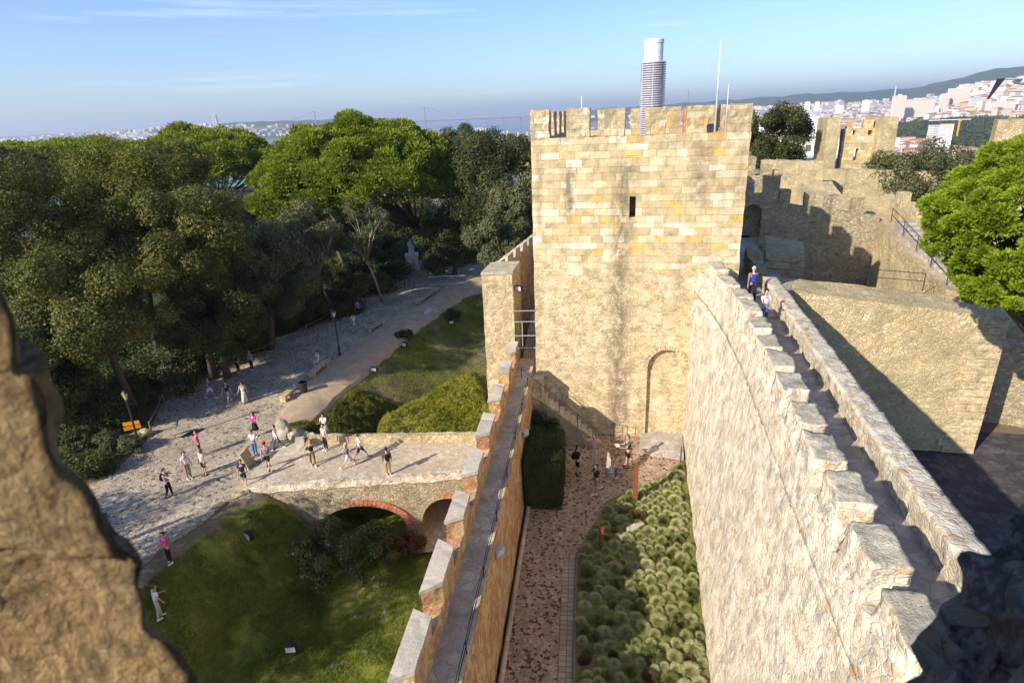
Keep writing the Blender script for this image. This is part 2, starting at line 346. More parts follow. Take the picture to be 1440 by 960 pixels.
def orange_wall():
    n=N('weathered_ochre_plaster',.9,.1); p=n.obj(); q=n.mapv(p,(1,1,.55))
    a=n.noise(q,1.1,6,.7); b=n.noise(n.mapv(p,(1,1,1),(9,3,1)),2.2,6,.75)
    c=n.ramp(a,[(.38,(.54,.37,.15)),(.47,(.60,.46,.23)),(.54,(.46,.22,.11)),(.62,(.55,.42,.24))])
    br=n.n('TexBrick',Vector=n.uv(),Color1=(.40,.12,.05,1),Color2=(.50,.19,.09,1),Mortar=(.42,.33,.24,1),Scale=1.0,Mortar_Size=.012,Brick_Width=.26,Row_Height=.075)
    c=n.mix(n.ramp(b,[(.50,0),(.55,1)]),c,br.outputs[0]); c=n.mix(n.ramp(n.noise(p,3.1,6,.8),[(.58,0),(.68,.7)]),c,(.10,.075,.05)); n.col(c)
    n.bump(n.math('ADD',n.noise(p,12,5,.7),a),.6,.06); return n.m
M['orange']=orange_wall()
def brick():
    n=N('arch_brick',.9,.1); p=n.obj(); v=voro(n,n.mapv(p,(1,.2,1)),9); c=n.ramp(n.n('SeparateColor',i0=v.outputs['Color']).outputs[0],[(0,(.34,.12,.06)),(.5,(.46,.19,.10)),(.8,(.50,.26,.15)),(1,(.42,.30,.20))]); n.col(c); n.bump(n.noise(p,20,4),.4,.02); return n.m
M['brick']=brick()
M['flag']=cobble('flagstones',[(0,(.58,.46,.33)),(.3,(.66,.54,.38)),(.6,(.61,.50,.36)),(.85,(.70,.58,.42))],(.40,.31,.22),2.6,.05,.35)
M['walkflag']=cobble('walk_flagstones',[(0,(.40,.35,.31)),(.3,(.46,.41,.36)),(.6,(.43,.38,.33)),(.85,(.50,.45,.38))],(.22,.19,.16),2.4,.035,.35)
M['esp']=cobble('esplanade_cobbles',[(0,(.16,.13,.10)),(.09,(.52,.43,.31)),(.45,(.44,.36,.26)),(.68,(.59,.50,.37)),(.94,(.33,.27,.20))],(.31,.25,.18),6.5,.08,.6)
M['court']=cobble('courtyard_cobbles',[(0,(.13,.08,.05)),(.17,(.46,.32,.20)),(.5,(.54,.40,.27)),(.75,(.40,.27,.17)),(.92,(.58,.47,.34))],(.30,.20,.12),9.5,.07,.6,.25)
M['bridge_deck']=cobble('bridge_setts',[(0,(.54,.44,.31)),(.3,(.60,.50,.36)),(.6,(.50,.40,.28)),(.85,(.64,.56,.42))],(.44,.35,.24),6.5,.08,.4,.2)
def setts():
    n=N('edging_setts',.85,.15); br=n.n('TexBrick',Vector=n.uv(),Color1=(.30,.22,.15,1),Color2=(.42,.33,.24,1),Mortar=(.14,.10,.07,1),Scale=1.0,Mortar_Size=.012,Brick_Width=.26,Row_Height=.22); br.offset=0
    n.col(br.outputs[0]); n.bump(n.math('SUBTRACT',1.0,br.outputs['Fac']),.4,.02); return n.m
M['setts']=setts()
M['dirt']=(lambda n:(n.col(n.mix(n.ramp(n.noise(n.obj(),1.2,6,.7),[(.35,0),(.65,1)]),(.40,.29,.18),(.54,.41,.27))),n.bump(n.noise(n.obj(),14,5),.5,.04),n.m)[-1])(N('dirt',.95,.1))
def grassmat():
    n=N('ground',.95,.1); p=n.obj(); at_=n.n('Attribute'); at_.attribute_name='soil'
    g=n.ramp(n.math('ADD',n.math('MULTIPLY',n.noise(p,.35,4,.6),.6),n.math('MULTIPLY',n.noise(p,3.5,6,.75),.4)),[(.38,(.08,.105,.015)),(.46,(.15,.18,.025)),(.54,(.24,.25,.04)),(.63,(.33,.28,.09))])
    d=n.ramp(n.noise(p,1.5,6,.7),[(.35,(.16,.115,.07)),(.65,(.28,.21,.14))])
    f=n.ramp(n.math('ADD',at_.outputs['Fac'],n.math('MULTIPLY',n.math('SUBTRACT',n.noise(p,.8,6,.75),.5),1.1)),[(.4,0),(.62,1)])
    c=n.mix(f,g,d)
    # the city ground far away
    a2=n.n('Attribute'); a2.attribute_name='town'
    t=n.ramp(n.noise(p,.012,6,.8),[(.38,(.07,.09,.045)),(.5,(.26,.24,.21)),(.6,(.34,.26,.21))]); c=n.mix(a2.outputs['Fac'],c,t)
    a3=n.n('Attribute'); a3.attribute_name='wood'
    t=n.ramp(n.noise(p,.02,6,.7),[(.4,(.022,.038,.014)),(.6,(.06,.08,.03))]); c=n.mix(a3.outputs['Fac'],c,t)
    n.col(c); n.bump(n.noise(p,18,5,.8),.7,.08); return n.m
M['ground']=grassmat()
M['oak']=leafmat('oak_leaves',[(.045,.055,.014),(.10,.105,.024),(.19,.18,.045)],.2,.45)
M['oak_yellow']=leafmat('yellow_oak_leaves',[(.065,.072,.015),(.13,.135,.022),(.22,.20,.032)],.28,.5)
M['oak_grey']=leafmat('grey_green_leaves',[(.055,.066,.028),(.11,.118,.05),(.18,.18,.085)],.22,.45)
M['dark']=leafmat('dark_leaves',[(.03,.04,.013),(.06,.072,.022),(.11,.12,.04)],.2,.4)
M['pine']=leafmat('pine_needles',[(.10,.14,.014),(.20,.245,.022),(.31,.35,.04)],.3,.6)
M['pine_near']=leafmat('bright_pine_needles',[(.12,.17,.012),(.21,.28,.02),(.30,.37,.03)],.35,.6)
M['hedge_yellow']=leafmat('yellow_hedge_leaves',[(.12,.135,.018),(.25,.25,.03),(.38,.35,.05)],.25,.5)
M['hedge_dark']=leafmat('dark_hedge_leaves',[(.018,.03,.010),(.04,.06,.018),(.08,.10,.03)],.2,.45)
M['brown_leaf']=leafmat('dry_leaves',[(.06,.035,.02),(.12,.075,.035),(.17,.12,.06)],.2)
M['tuft']=leafmat('silver_grass_blades',[(.30,.32,.13),(.42,.43,.20),(.56,.54,.32)],.25,.7)
M['tuft_green']=leafmat('green_grass_blades',[(.09,.12,.03),(.17,.19,.06),(.26,.27,.10)],.25,.7)
M['grass']=leafmat('grass_blades',[(.09,.12,.02),(.18,.22,.035),(.30,.31,.07)],.3,.7)
M['bark']=plain('bark',(.11,.085,.06),.95,.1); M['pale_bark']=plain('pale_bark',(.30,.25,.19),.95,.1)
M['iron']=plain('dark_iron',(.035,.035,.04),.5,.4,.3); M['steel']=plain('galvanised_steel',(.55,.56,.58),.4,.5,.6); M['white_metal']=plain('white_painted_metal',(.72,.73,.77),.45,.4)
M['rust']=plain('weathering_steel',(.20,.065,.03),.8,.2); M['wood']=plain('weathered_wood',(.22,.17,.12),.85,.2); M['black']=plain('black_plastic',(.02,.02,.022),.5,.4)
M['white_stone']=plain('white_marble',(.62,.60,.56),.6,.3); M['orange_sign']=plain('orange_sign_board',(.75,.30,.02),.5,.3); M['lamp_glass']=plain('lamp_glass',(.55,.38,.12),.2,.5); M['lamp_clear']=plain('clear_lamp_glass',(.6,.6,.58),.2,.5)
M['fabric']={}
def cloth(c,skin=False):
    k=tuple(c)
    if k not in M['fabric']: M['fabric'][k]=plain('skin' if skin else 'cloth',c,.85,.15)
    return M['fabric'][k]

M['shade_paving']=cobble('shade_tinted_lane_paving',[(0,(.07,.065,.07)),(.5,(.10,.09,.09)),(.8,(.12,.11,.11))],(.05,.045,.045),2.2,.04,.3)  # lane colour darkened to stand in for missing shade
# ================================================================== GROUND
Z0=-18.5
def P2(px,py,z=Z0): p=at(px,py,z); return (p.x,p.y)
REAR=[P2(385,612),P2(400,585),P2(432,548),P2(480,512),P2(560,450),P2(640,402),P2(690,384)]
FRONT=[P2(352,700),P2(318,707),P2(285,735),P2(225,775),P2(180,812)]
ESP=REAR+[P2(705,366),P2(620,366),P2(575,366),P2(545,398),P2(440,460),P2(330,492),P2(255,520),P2(228,565),P2(205,622),P2(150,672),(-29,24),(-36,8),(-30,6),(-21.5,16)]+FRONT[::-1]
MOAT=[(-60,-20),(-2,-20),(-1.5,12),(0.3,28),(0.3,36),(2.2,46),(5.5,62)]+REAR[::-1][:1]+REAR[::-1][1:]+FRONT+[(-21.5,16),(-30,6),(-60,0)]
def inside(poly,X,Y):
    r=np.zeros(X.shape,bool); n=len(poly)
    for i in range(n):
        x0,y0=poly[i]; x1,y1=poly[(i+1)%n]
        c=((y0>Y)!=(y1>Y)); xi=(x1-x0)*(Y-y0)/((y1-y0) if y1!=y0 else 1e-9)+x0; r^=c&(X<xi)
    return r
def dist(poly,X,Y):
    d=np.full(X.shape,1e9); n=len(poly)
    for i in range(n):
        x0,y0=poly[i]; x1,y1=poly[(i+1)%n]; dx,dy=x1-x0,y1-y0; L=dx*dx+dy*dy+1e-9
        t=np.clip(((X-x0)*dx+(Y-y0)*dy)/L,0,1); d=np.minimum(d,np.hypot(X-x0-t*dx,Y-y0-t*dy))
    return d
sm=lambda t: (lambda u:u*u*(3-2*u))(np.clip(t,0,1))
def ground_z(X,Y):
    X=np.asarray(X,float); Y=np.asarray(Y,float)
    d=dist(ESP,X,Y); m=inside(MOAT,X,Y)&~inside(ESP,X,Y)
    depth=np.where(Y<31.5,3.8*sm(d/4.6),2.6*sm(d/8.5))
    z=np.where(m,Z0-depth,Z0)
    castle=(X>-2.2+.137*(Y-11)+1.5)&(Y<45)&(Y>-30)
    z=np.where(castle&(X*CC-Y*SS<5),-17.55,z)
    wob=.12*np.sin(X*.9+Y*.35)*np.sin(Y*.7-X*.2)+.05*np.sin(X*2.9)*np.sin(Y*2.3)
    z=z+np.where(m,wob*sm(d/2),np.where(inside(ESP,X,Y),-.03,0))
    return z
def gz(x,y): return float(ground_z(np.array([x]),np.array([y]))[0])
def atg(px,py,z0=Z0):
    z=z0
    for _ in range(30):
        p=at(px,py,z); z=.5*z+.5*gz(p.x,p.y)
    return at(px,py,z)
def grid_mesh(name,X,Y,Z,attrs,mats,smooth=True):
    ny,nx=X.shape; me=bpy.data.meshes.new(name); nvt=nx*ny
    me.vertices.add(nvt); me.vertices.foreach_set('co',np.stack([X,Y,Z],-1).astype(np.float32).ravel())
    i=np.arange(ny-1)[:,None]*nx+np.arange(nx-1)[None,:]; q=np.stack([i,i+1,i+nx+1,i+nx],-1).reshape(-1,4); nq=len(q)
    me.loops.add(nq*4); me.loops.foreach_set('vertex_index',q.ravel().astype(np.int32)); me.polygons.add(nq)
    me.polygons.foreach_set('loop_start',np.arange(nq,dtype=np.int32)*4); me.polygons.foreach_set('loop_total',np.full(nq,4,dtype=np.int32))
    me.polygons.foreach_set('use_smooth',[smooth]*nq); me.update(calc_edges=True)
    for k,v in attrs.items():
        a=me.attributes.new(k,'FLOAT','POINT'); a.data.foreach_set('value',v.astype(np.float32).ravel())
    for m in mats: me.materials.append(m)
    o=bpy.data.objects.new(name,me); COL.objects.link(o); return o
gx=np.arange(-70,45.01,.45); gy=np.arange(-20,125.01,.45); GX,GY=np.meshgrid(gx,gy); GZ=ground_z(GX,GY)
edge=np.minimum.reduce([GX+70,45-GX,GY+20,125-GY]); 
moatm=inside(MOAT,GX,GY)&~inside(ESP,GX,GY); dE=dist(ESP,GX,GY)
soil=np.where(moatm,np.clip(.75-dE/3.0,0,1),1.0)
soil=np.where(moatm&(GY>32)&(dE>2.2),.50+.25*np.sin(GX*.6+1)*np.sin(GY*.33),soil)
soil=np.where(moatm&(GY<31)&(dE>1.0),np.clip(.42-dE*.1,0.05,1),soil)
soil=np.where((GX<-24)&(GY>48),.4,soil)
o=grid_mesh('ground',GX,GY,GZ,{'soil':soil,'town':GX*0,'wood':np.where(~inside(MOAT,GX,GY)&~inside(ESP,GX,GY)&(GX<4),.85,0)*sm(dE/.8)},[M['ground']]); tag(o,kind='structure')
# far terrain (polar)
def town_z(r,a):   # r in m, a in degrees from +Y
    r=np.asarray(r,float); a=np.asarray(a,float)
    z=-18.9+(-69)*sm((r-110)/260)
    z=z+6*np.sin(r/190+a*.3)*sm((r-500)/500)
    z=z+112*sm((r-1700)/1500)*sm((a-32)/6)+26*np.exp(-((r-1500)/500)**2-((a-35)/6)**2)
    ridge=sm((r-5600)/1800)*(88+np.interp(a,[-10,4,12,20,26,28,31,34,38,45],[0,0,18,42,66,62,72,88,98,110])+6*np.sin(a*2.1)+3*np.sin(a*5.3))
    z=z+ridge*sm((a-3)/6)
    shore=np.interp(a,[-80,-31,-22,-10,-6,4.0,5.5],[500,600,700,900,2700,3300,9000])
    wet=sm((r-shore)/200)
    z=z*(1-wet)+(-116)*wet
    fr=np.interp(a,[-80,-34,-30,-12,-8.5,-6],[5000,5200,5400,5600,5900,9000])
    ft=np.interp(a,[-80,-42,-38,-34,-31,-29,-27,-25,-22,-18,-14,-10],[60,82,84,92,100,104,110,122,130,124,118,110])+3*np.sin(a*3.3)
    sl=np.interp(a,[-80,-34,-29,-10],[3500,2600,800,500])
    far=sm((r-fr)/sl)*ft*sm((-8-a)/1.5)
    lowl=sm((r-fr)/60)*12*sm((-8-a)/1)
    return np.where(r>fr-10,np.maximum(z,-114+far+lowl),z)
ra=np.concatenate([np.linspace(62,400,26),np.geomspace(430,12000,120),[16000,24000]]); aa=np.linspace(-85,75,400)
AA,RR=np.meshgrid(aa,ra); TZ=town_z(RR,AA)
TX,TY=RR*np.sin(np.radians(AA)),RR*np.cos(np.radians(AA))
near=(TX>-69)&(TX<44)&(TY>-19)&(TY<124); TZ=np.where(near,TZ-3.0,TZ)
wood=np.where(RR<420,1,0)*1.0
wood=np.maximum(wood,sm((AA-29)/2)*sm((41.5-AA)/1)*sm((RR-1150)/120)*sm((2000-RR)/200))
wood=np.maximum(wood,sm((RR-5200)/500)*sm((AA-3)/2)); 
wood=np.maximum(wood,sm((RR-5300)/100)*sm((-8-AA)/1)*np.where((AA>-31)&(AA<-8),np.clip((6600-RR)/300,0,1),0)*.95)
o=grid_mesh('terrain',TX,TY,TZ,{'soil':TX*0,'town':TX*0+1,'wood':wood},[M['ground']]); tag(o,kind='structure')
wn=N('water',.25,.5); wn.col((.05,.10,.16)); wn.bump(wn.noise(wn.obj(),.05,4),.4,2.0)
m=MB(); m.add([(-26000,200,-110),(26000,200,-110),(26000,26000,-110),(-26000,26000,-110)],[[0,1,2,3]]); m.build('water',wn.m,kind='structure')
# paving
sheet('esplanade_paving',ESP,Z0+.012,M['esp'])
DIRT=[P2(392,604),P2(400,585),P2(432,548),P2(480,512),P2(560,450),P2(640,402),P2(690,384)]+[P2(690,392),P2(640,416),P2(585,455),P2(545,492),P2(500,512),P2(452,560),P2(425,602)]
pts=[(p[0],p[1],0) for p in DIRT]
m=MB(); k=len(REAR)
inner=[P2(345,640),P2(368,570),P2(405,536),P2(455,500),P2(540,442),P2(625,396),P2(690,378)]
outer=[P2(425,612),P2(440,590),P2(470,556),P2(520,515),P2(590,455),P2(655,412),P2(690,398)]
inner=[P2(385,600),P2(392,578),P2(422,546),P2(470,508),P2(548,450),P2(632,400),P2(690,379)]
vs=[]
NR,NC=60,12
for i in range(NR+1):
    f=i/NR*6; k=min(int(f),5); f-=k; a_=[inner[k][q]*(1-f)+inner[k+1][q]*f for q in (0,1)]; b_=[outer[k][q]*(1-f)+outer[k+1][q]*f for q in (0,1)]
    for j in range(NC+1):
        t=j/NC; x=a_[0]*(1-t)+b_[0]*t; y=a_[1]*(1-t)+b_[1]*t; vs.append((x,y,max(gz(x,y),gz(x+.3,y),gz(x,y+.3),gz(x-.3,y),gz(x,y-.3))+.05 if t<.97 else gz(x,y)-.05))
m.add(vs,[[i*(NC+1)+j,i*(NC+1)+j+1,i*(NC+1)+j+NC+2,i*(NC+1)+j+NC+1] for i in range(NR) for j in range(NC)]); m.build('dirt_path',M['dirt'],kind='structure',recalc=False)
def lwx(y): return -2.55+.137*(y-11)
gardenL=[(1.35,12.5),(1.52,14.5),(1.9,17.5),(2.30,20.5)]
edgeG=[P2(812,785,-17.3),P2(832,745,-17.3),P2(855,705,-17.3),P2(893,688,-17.3),P2(930,672,-17.3),P2(962,648,-17.3)]
COURT=[(lwx(2)+1.1,2),(1.0,2)]+gardenL+edgeG[1:]+[tuple(C(2.6,31.3,0))[:2],tuple(C(-5.6,31.3,0))[:2],(lwx(31)+1.1,31)]
sheet('courtyard_paving',COURT,-17.30,M['court'])
m=MB()
for a_,b_ in zip([(1.2,2)]+gardenL,gardenL): 
    m.add([(a_[0]-.55,a_[1],-17.292),(a_[0]-.04,a_[1],-17.292),(b_[0]-.04,b_[1],-17.292),(b_[0]-.55,b_[1],-17.292)],[[0,1,2,3]])
m.build('edging_paving',M['setts'],kind='structure',frame=math.radians(7))
GARD=[(1.1,2)]+gardenL+edgeG[1:]+[tuple(C(2.7,20,0))[:2],tuple(C(2.7,2,0))[:2]]
gsoil=N('garden_soil',.95,.1); gp=gsoil.obj(); gsoil.col(gsoil.ramp(gsoil.noise(gp,1.3,6,.75),[(.38,(.26,.18,.09)),(.48,(.22,.18,.06)),(.56,(.22,.25,.05)),(.68,(.28,.32,.07))])); gsoil.bump(gsoil.noise(gp,14,5,.8),.8,.08)
sheet('garden_bed',GARD,-17.24,gsoil.m)
m=MB()
for a_,b_ in zip([(1.1,2)]+gardenL,gardenL): m.tube([(a_[0],a_[1],-17.26),(b_[0],b_[1],-17.26)],.05,6)
for a_,b_ in zip([gardenL[-1]]+edgeG[1:],edgeG[1:]): m.tube([(a_[0],a_[1],-17.26),(b_[0],b_[1],-17.26)],.045,6)
own('garden_edging',(1.5,14.5,-17.3),m,M['wood'],'thin brown edging strip between the cobbled path and the planted bed','edging')
# right-hand lane, outside the rampart
sheet('lane',[tuple(C(6.5,-5,0))[:2],tuple(C(34,-5,0))[:2],tuple(C(34,36,0))[:2],tuple(C(6.5,36,0))[:2]],-18.42,M['shade_paving'])
# ================================================================== MAIN TOWER
SF,SB=30.8,41.0; TL,TR=-5.45,4.72
tw=thing('castle_tower',C(-.4,36,-18),'square ochre stone tower with battlements, a narrow slit and a blocked arch','tower')
body=MB(); body.hexa([C(TL-.1,SF+.12,-18.6),C(TR+.05,SF+.12,-18.6),C(TR,SB,-18.6),C(TL-.1,SB,-18.6),C(TL,SF,-2.0),C(TR,SF,-2.0),C(TR,SB,-2.0),C(TL,SB,-2.0)],(20,20,34),amp=.05,freq=1.4,amp2=.02,freq2=7)
arch=[]; tc_,rw=1.56,1.0
for i in range(13):
    a=math.pi*i/12; arch.append(C(tc_-rw*math.cos(a),SF-.6,-13.05+rw*1.05*math.sin(a)))
arch=[C(tc_-rw,SF-.6,-19)]+arch+[C(tc_+rw,SF-.6,-19)]
dS=C(0,1,0)
cut=[prism_cutter(arch,0,0,dS*.93)]
slit=[C(-.63,SF-.5,-5.05),C(-.33,SF-.5,-5.05),C(-.33,SF-.5,-4.02),C(-.63,SF-.5,-4.02)]; cut.append(prism_cutter(slit,0,0,dS*1.9))
me=boolean(body,cut,[M['ashlar']]); place_mesh('wall',me,tw)
arcs=MB()
for i in range(15):      # voussoirs
    a0=math.pi*(i+.04)/15; a1=math.pi*(i+.96)/15; r0,r1=1.0,1.22
    q=lambda r,a,s:C(tc_-r*math.cos(a),s,-13.05+r*1.05*math.sin(a))
    arcs.hexa([q(r0,a0,SF+.0),q(r0,a1,SF+.0),q(r0,a1,SF+.3),q(r0,a0,SF+.3),q(r1,a0,SF+.0),q(r1,a1,SF+.0),q(r1,a1,SF+.3),q(r1,a0,SF+.3)])
arcs.build('arch_stones',M['platform'],tw)
me_=MB()
for t0,t1,zt in ((TL,-4.55,.12),(-3.71,-2.6,.10),(-1.9,-.95,.04),(0.0,.93,.0),(1.88,2.80,.0),(3.74,TR,-.02)):
    mm=MB(); mm.cbox(t0,t1,SF,SF+.62,-1.22,zt,(6,4,6),amp=.05,freq=2.5,amp2=.03,freq2=9); mm.build('merlon',M['ashlar'],tw)
for (a,b) in ((-4.9,-3.9),(-2.9,-1.9),(-.9,.1),(1.1,2.1),(3.1,TR)):
    mm=MB(); mm.cbox(a,b,SB-.62,SB,-1.22,0,(4,3,4),amp=.05,freq=2.5); mm.build('merlon',M['ashlar'],tw)
for side in (TL,TR-.62):
    for k in range(4):
        s0=SF+1.6+k*2.15; mm=MB(); mm.cbox(side,side+.62,s0,s0+1.15,-1.22,0,(3,4,4),amp=.05,freq=2.5); mm.build('merlon',M['ashlar'],tw)
pp=MB(); pp.cbox(TL,TR,SF+.005,SF+.62,-2.1,-1.2,(30,3,3),amp=.04,freq=2.2,amp2=.02,freq2=9); pp.cbox(TL,TR,SB-.62,SB-.005,-2.1,-1.2,(10,2,2),amp=.04,freq=2.2)
pp.cbox(TL+.004,TL+.62,SF+.63,SB-.63,-2.1,-1.2,(2,12,2),amp=.04,freq=2.2); pp.cbox(TR-.62,TR-.004,SF+.63,SB-.63,-2.1,-1.2,(2,12,2),amp=.04,freq=2.2); pp.build('parapet',M['ashlar'],tw)
rf=MB(); rf.cbox(TL+.6,TR-.6,SF+.6,SB-.6,-2.1,-1.96); rf.build('roof_deck',M['walkflag'],tw)
# pipe of the viewing chamber on the roof
v=thing('vent_tower',C(.3,34.4,-1.96),'tall white cylinder with a louvred lower sleeve rising from the tower roof','roof pipe')
pc=C(.3,34.4,0); m=MB(); m.lathe(pc,[(.46,-1.96),(.46,3.15)],28); m.build('pipe',M['white_metal'],v,smooth=False)
m=MB(); m.lathe(pc,[(.465,2.98),(.485,3.0),(.485,3.14),(.47,3.17),(.30,3.18)],28); m.build('cap',M['white_metal'],v)
m=MB()
for i in range(36):
    z=-1.6+i*.106; m.lathe(pc,[(.54,z-.02),(.625,z-.03),(.635,z-.01),(.635,z+.022),(.54,z+.05)],28)
m.build('louvres',plain('grey_louvre_metal',(.44,.44,.50),.5,.4),v)
m=MB(); 
for k in range(6):
    a=k*math.pi/3+.3; p=pc+Vector((math.cos(a)*.60,math.sin(a)*.60,0)); m.tube([p+Vector((0,0,-1.9)),p+Vector((0,0,2.2))],.03,6)
m.build('stay_rods',M['steel'],v)
def mast(px,s,ztop,r,label,z0=-1.96,name='antenna',arms=0):
    p=onS(px,170,s); p=Vector((p.x,p.y,z0)); t=thing(name,p,label,'antenna')
    m=MB(); m.tube([p,p+Vector((0,0,(ztop-z0)*.55))],r,8); m.build('pole',M['steel'],t)
    m=MB(); m.tube([p+Vector((0,0,(ztop-z0)*.53)),Vector((p.x,p.y,ztop))],r*.5,6); m.build('rod',M['white_metal'],t)
    if arms: m=MB(); m.box(p,(.35,.35,.04)); m.build('base_plate',M['steel'],t)
    return t
mast(1006,35.5,3.05,.055,'tallest white antenna mast on the tower roof, right of the louvred pipe',arms=1)
mast(1021,34.5,.95,.035,'thin short white antenna rod beside the tallest mast')
mast(818,36,.75,.05,'short pale post standing above the left battlements of the tower')
mast(966,37.5,.85,.025,'very thin rod just right of the louvred pipe')
# terracotta lattice box seen through the battlement gap
p=C(2.6,38.5,-1.96); m=MB(); m.box(p,(.95,.95,1.9),rz=-TH); own('roof_hut',p,m,[M['brick']],'small brick red lattice box on the tower roof seen between two merlons','hut')
def bow(m,lift=0.0,full=False):
    for i,p in enumerate(m.v):
        t,s=ts(p); f=max(0,min(1,(s-21)/10))**2.3; q=f if full else f*max(0,min(1,(5.3-t)/1.1))*max(0,min(1,(p.z+17.3)/8))
        m.v[i]=p+C(-1.15*q,0,0)+Vector((0,0,lift*f))
    return m
# ================================================================== RIGHT-HAND RAMPART
rw_=thing('rampart_wall',C(5,17,-18.5),'long limewashed stone rampart with a battlemented walkway running up to the tower','castle wall')
m=MB(); m.hexa([C(2.38,2.5,-19),C(6.75,2.5,-19),C(6.75,33.4,-19),C(2.38,31.2,-19),C(3.80,2.5,-9.2),C(6.75,2.5,-9.2),C(6.75,33.4,-9.2),C(3.80,31.0,-9.2)],(6,170,56),amp=.05,freq=.9,amp2=.015,freq2=6); bow(m); m.build('wall',M['plaster_wall'],rw_,smooth=True)
m=MB(); m.hexa([C(4.60,2.5,-9.16),C(6.15,2.5,-9.16),C(6.15,33,-9.16),C(4.0,33,-9.16),C(4.60,2.5,-9.0),C(6.15,2.5,-9.0),C(6.15,33,-9.0),C(4.0,33,-9.0)],(2,30,1),amp=.02); m.build('walkway',M['walkflag'],rw_)
m=MB(); m.hexa([C(3.80,2.5,-9.25),C(4.72,2.5,-9.25),C(4.68,30.9,-9.25),C(3.79,30.9,-9.25),C(3.95,2.5,-8.25),C(4.68,2.5,-8.25),C(4.62,30.9,-8.25),C(3.93,30.9,-8.25)],(5,170,5),amp=.05,freq=.9,amp2=.015,freq2=6); bow(m,.5,True); m.build('parapet',M['plaster_wall'],rw_,smooth=True)
k=0; s=2.3
while s<29.9:
    L=1.28+.08*math.sin(k*2.3); h=-7.5+.07*math.sin(k*1.7); mm=MB(); j=.05*math.sin(k*3.1)
    mm.hexa([C(3.98,s,-8.32),C(4.66,s+.02,-8.32),C(4.66,s+L,-8.32),C(3.98,s+L,-8.32),C(4.04+j,s+.04,h),C(4.70+j,s+.04,h-.03),C(4.70+j,s+L-.04,h),C(4.04+j,s+L-.04,h+.02)],(10,14,10),amp=.07,freq=2.2,amp2=.035,freq2=8)
    bow(mm,.5,True); mm.build('merlon',[M['plaster_wall'],M['cap']],rw_,smooth=True); k+=1; s+=1.77
    me=rw_.children[-1].data if rw_.children else None
for o in list(bpy.data.objects):
    if o.parent is rw_ and o.name.startswith('merlon'):
        for p in o.data.polygons:
            if p.normal.z>.55: p.material_index=1
m=MB(); m.hexa([C(6.13,2.5,-9.15),C(6.77,2.5,-9.15),C(6.77,32.0,-9.15),C(6.13,32.0,-9.15),C(6.10,2.5,-8.22),C(6.78,2.5,-8.26),C(6.78,32.0,-8.26),C(6.10,32.0,-8.22)],(6,200,7),amp=.035,freq=1.2,amp2=.035,freq2=8)
o=m.build('outer_parapet',[M['plaster_wall'],M['cap']],rw_,smooth=True)
# low return wall and steps at the far end of the walk
m=MB(); m.hexa([C(6.0,33.8,-9.4),C(6.75,33.8,-9.4),C(6.9,38.5,-9.4),C(6.15,38.5,-9.4),C(6.0,33.8,-8.35),C(6.65,33.8,-8.35),C(6.85,38.5,-8.1),C(6.15,38.5,-8.1)],(4,18,5),amp=.09,freq=1.7,amp2=.04,freq2=7); m.build('end_parapet',M['rubble'],rw_)
# ================================================================== TRANSVERSE WALL (platform)
pw=thing('cross_wall',C(12,34.5,-18.5),'broad stone cross wall right of the rampart with a railing along its top','castle wall')
m=MB(); m.hexa([C(6.5,33.35,-20),C(17.9,33.35,-20),C(17.9,36.3,-20),C(6.5,36.3,-20),C(6.7,33.5,-9.30),C(18.35,33.5,-10.7),C(18.35,36.3,-10.5),C(6.7,36.3,-9.25)],(40,10,34),amp=.06,freq=1.3,amp2=.03,freq2=6); m.build('wall',M['platform'],pw)
m=MB(); 
for k in range(21):
    z=-10.95-k*.43; o_=.25*(k%2); tr=18.36-.021*(k*.43+.2)*1.15; m.hexa([C(16.7+o_-k*.02,33.44-.0165*(k*.43),z-.20),C(tr,33.44-.0165*(k*.43),z-.20),C(tr,34.1,z-.20),C(16.7+o_-k*.02,34.1,z-.20),C(16.7+o_-k*.02,33.44-.0165*(k*.43),z+.20),C(tr,33.44-.0165*(k*.43),z+.20),C(tr,34.1,z+.20),C(16.7+o_-k*.02,34.1,z+.20)],(5,2,2),amp=.02,freq=2)
m.build('corner_stones',M['ashlar'],pw)
def rail(name,pts,h,label,mat,cat='railing',n_rails=2,r=.022,post=.025,lean=0):
    t=thing(name,pts[0],label,cat)
    for p in pts:
        m=MB(); p=Vector(p); m.tube([p,p+Vector((0,0,h))],post,6); m.build('post',mat,t)
    for k in range(n_rails):
        z=h*(1-k*.45); m=MB(); m.tube([Vector(p)+Vector((0,0,z)) for p in pts],r,6); m.build('rail',mat,t)
    return t
rail('railing',[C(t,36.0,-9.3-(t-6.7)*.08) for t in (6.9,9.6,12.4,15.2)],.95,'dark iron railing along the far side of the cross wall top',M['iron'])
# block beside the walk
m=MB(); m.hexa([C(7.3,38.0,-18),C(9.55,38.0,-18),C(9.7,41.5,-18),C(7.6,41.5,-18),C(7.3,38.0,-8.5),C(9.5,38.0,-8.5),C(10.0,40.8,-8.3),C(7.8,41.5,-8.0)],(8,8,20),amp=.06,freq=1.4,amp2=.03); own('stone_pier',C(8.4,39.5,-18),m,[M['platform']],'square stone pier standing in front of the shadowed castle wall','stone pier')
# passage floor between tower and inner wall
m=MB(); m.cbox(4.7,8.0,33.1,52,-18,-9.4,(2,6,3)); own('passage_block',C(6,42,-18),m,[M['walkflag']],'flagstone passage running along the shaded side of the tower','passage')
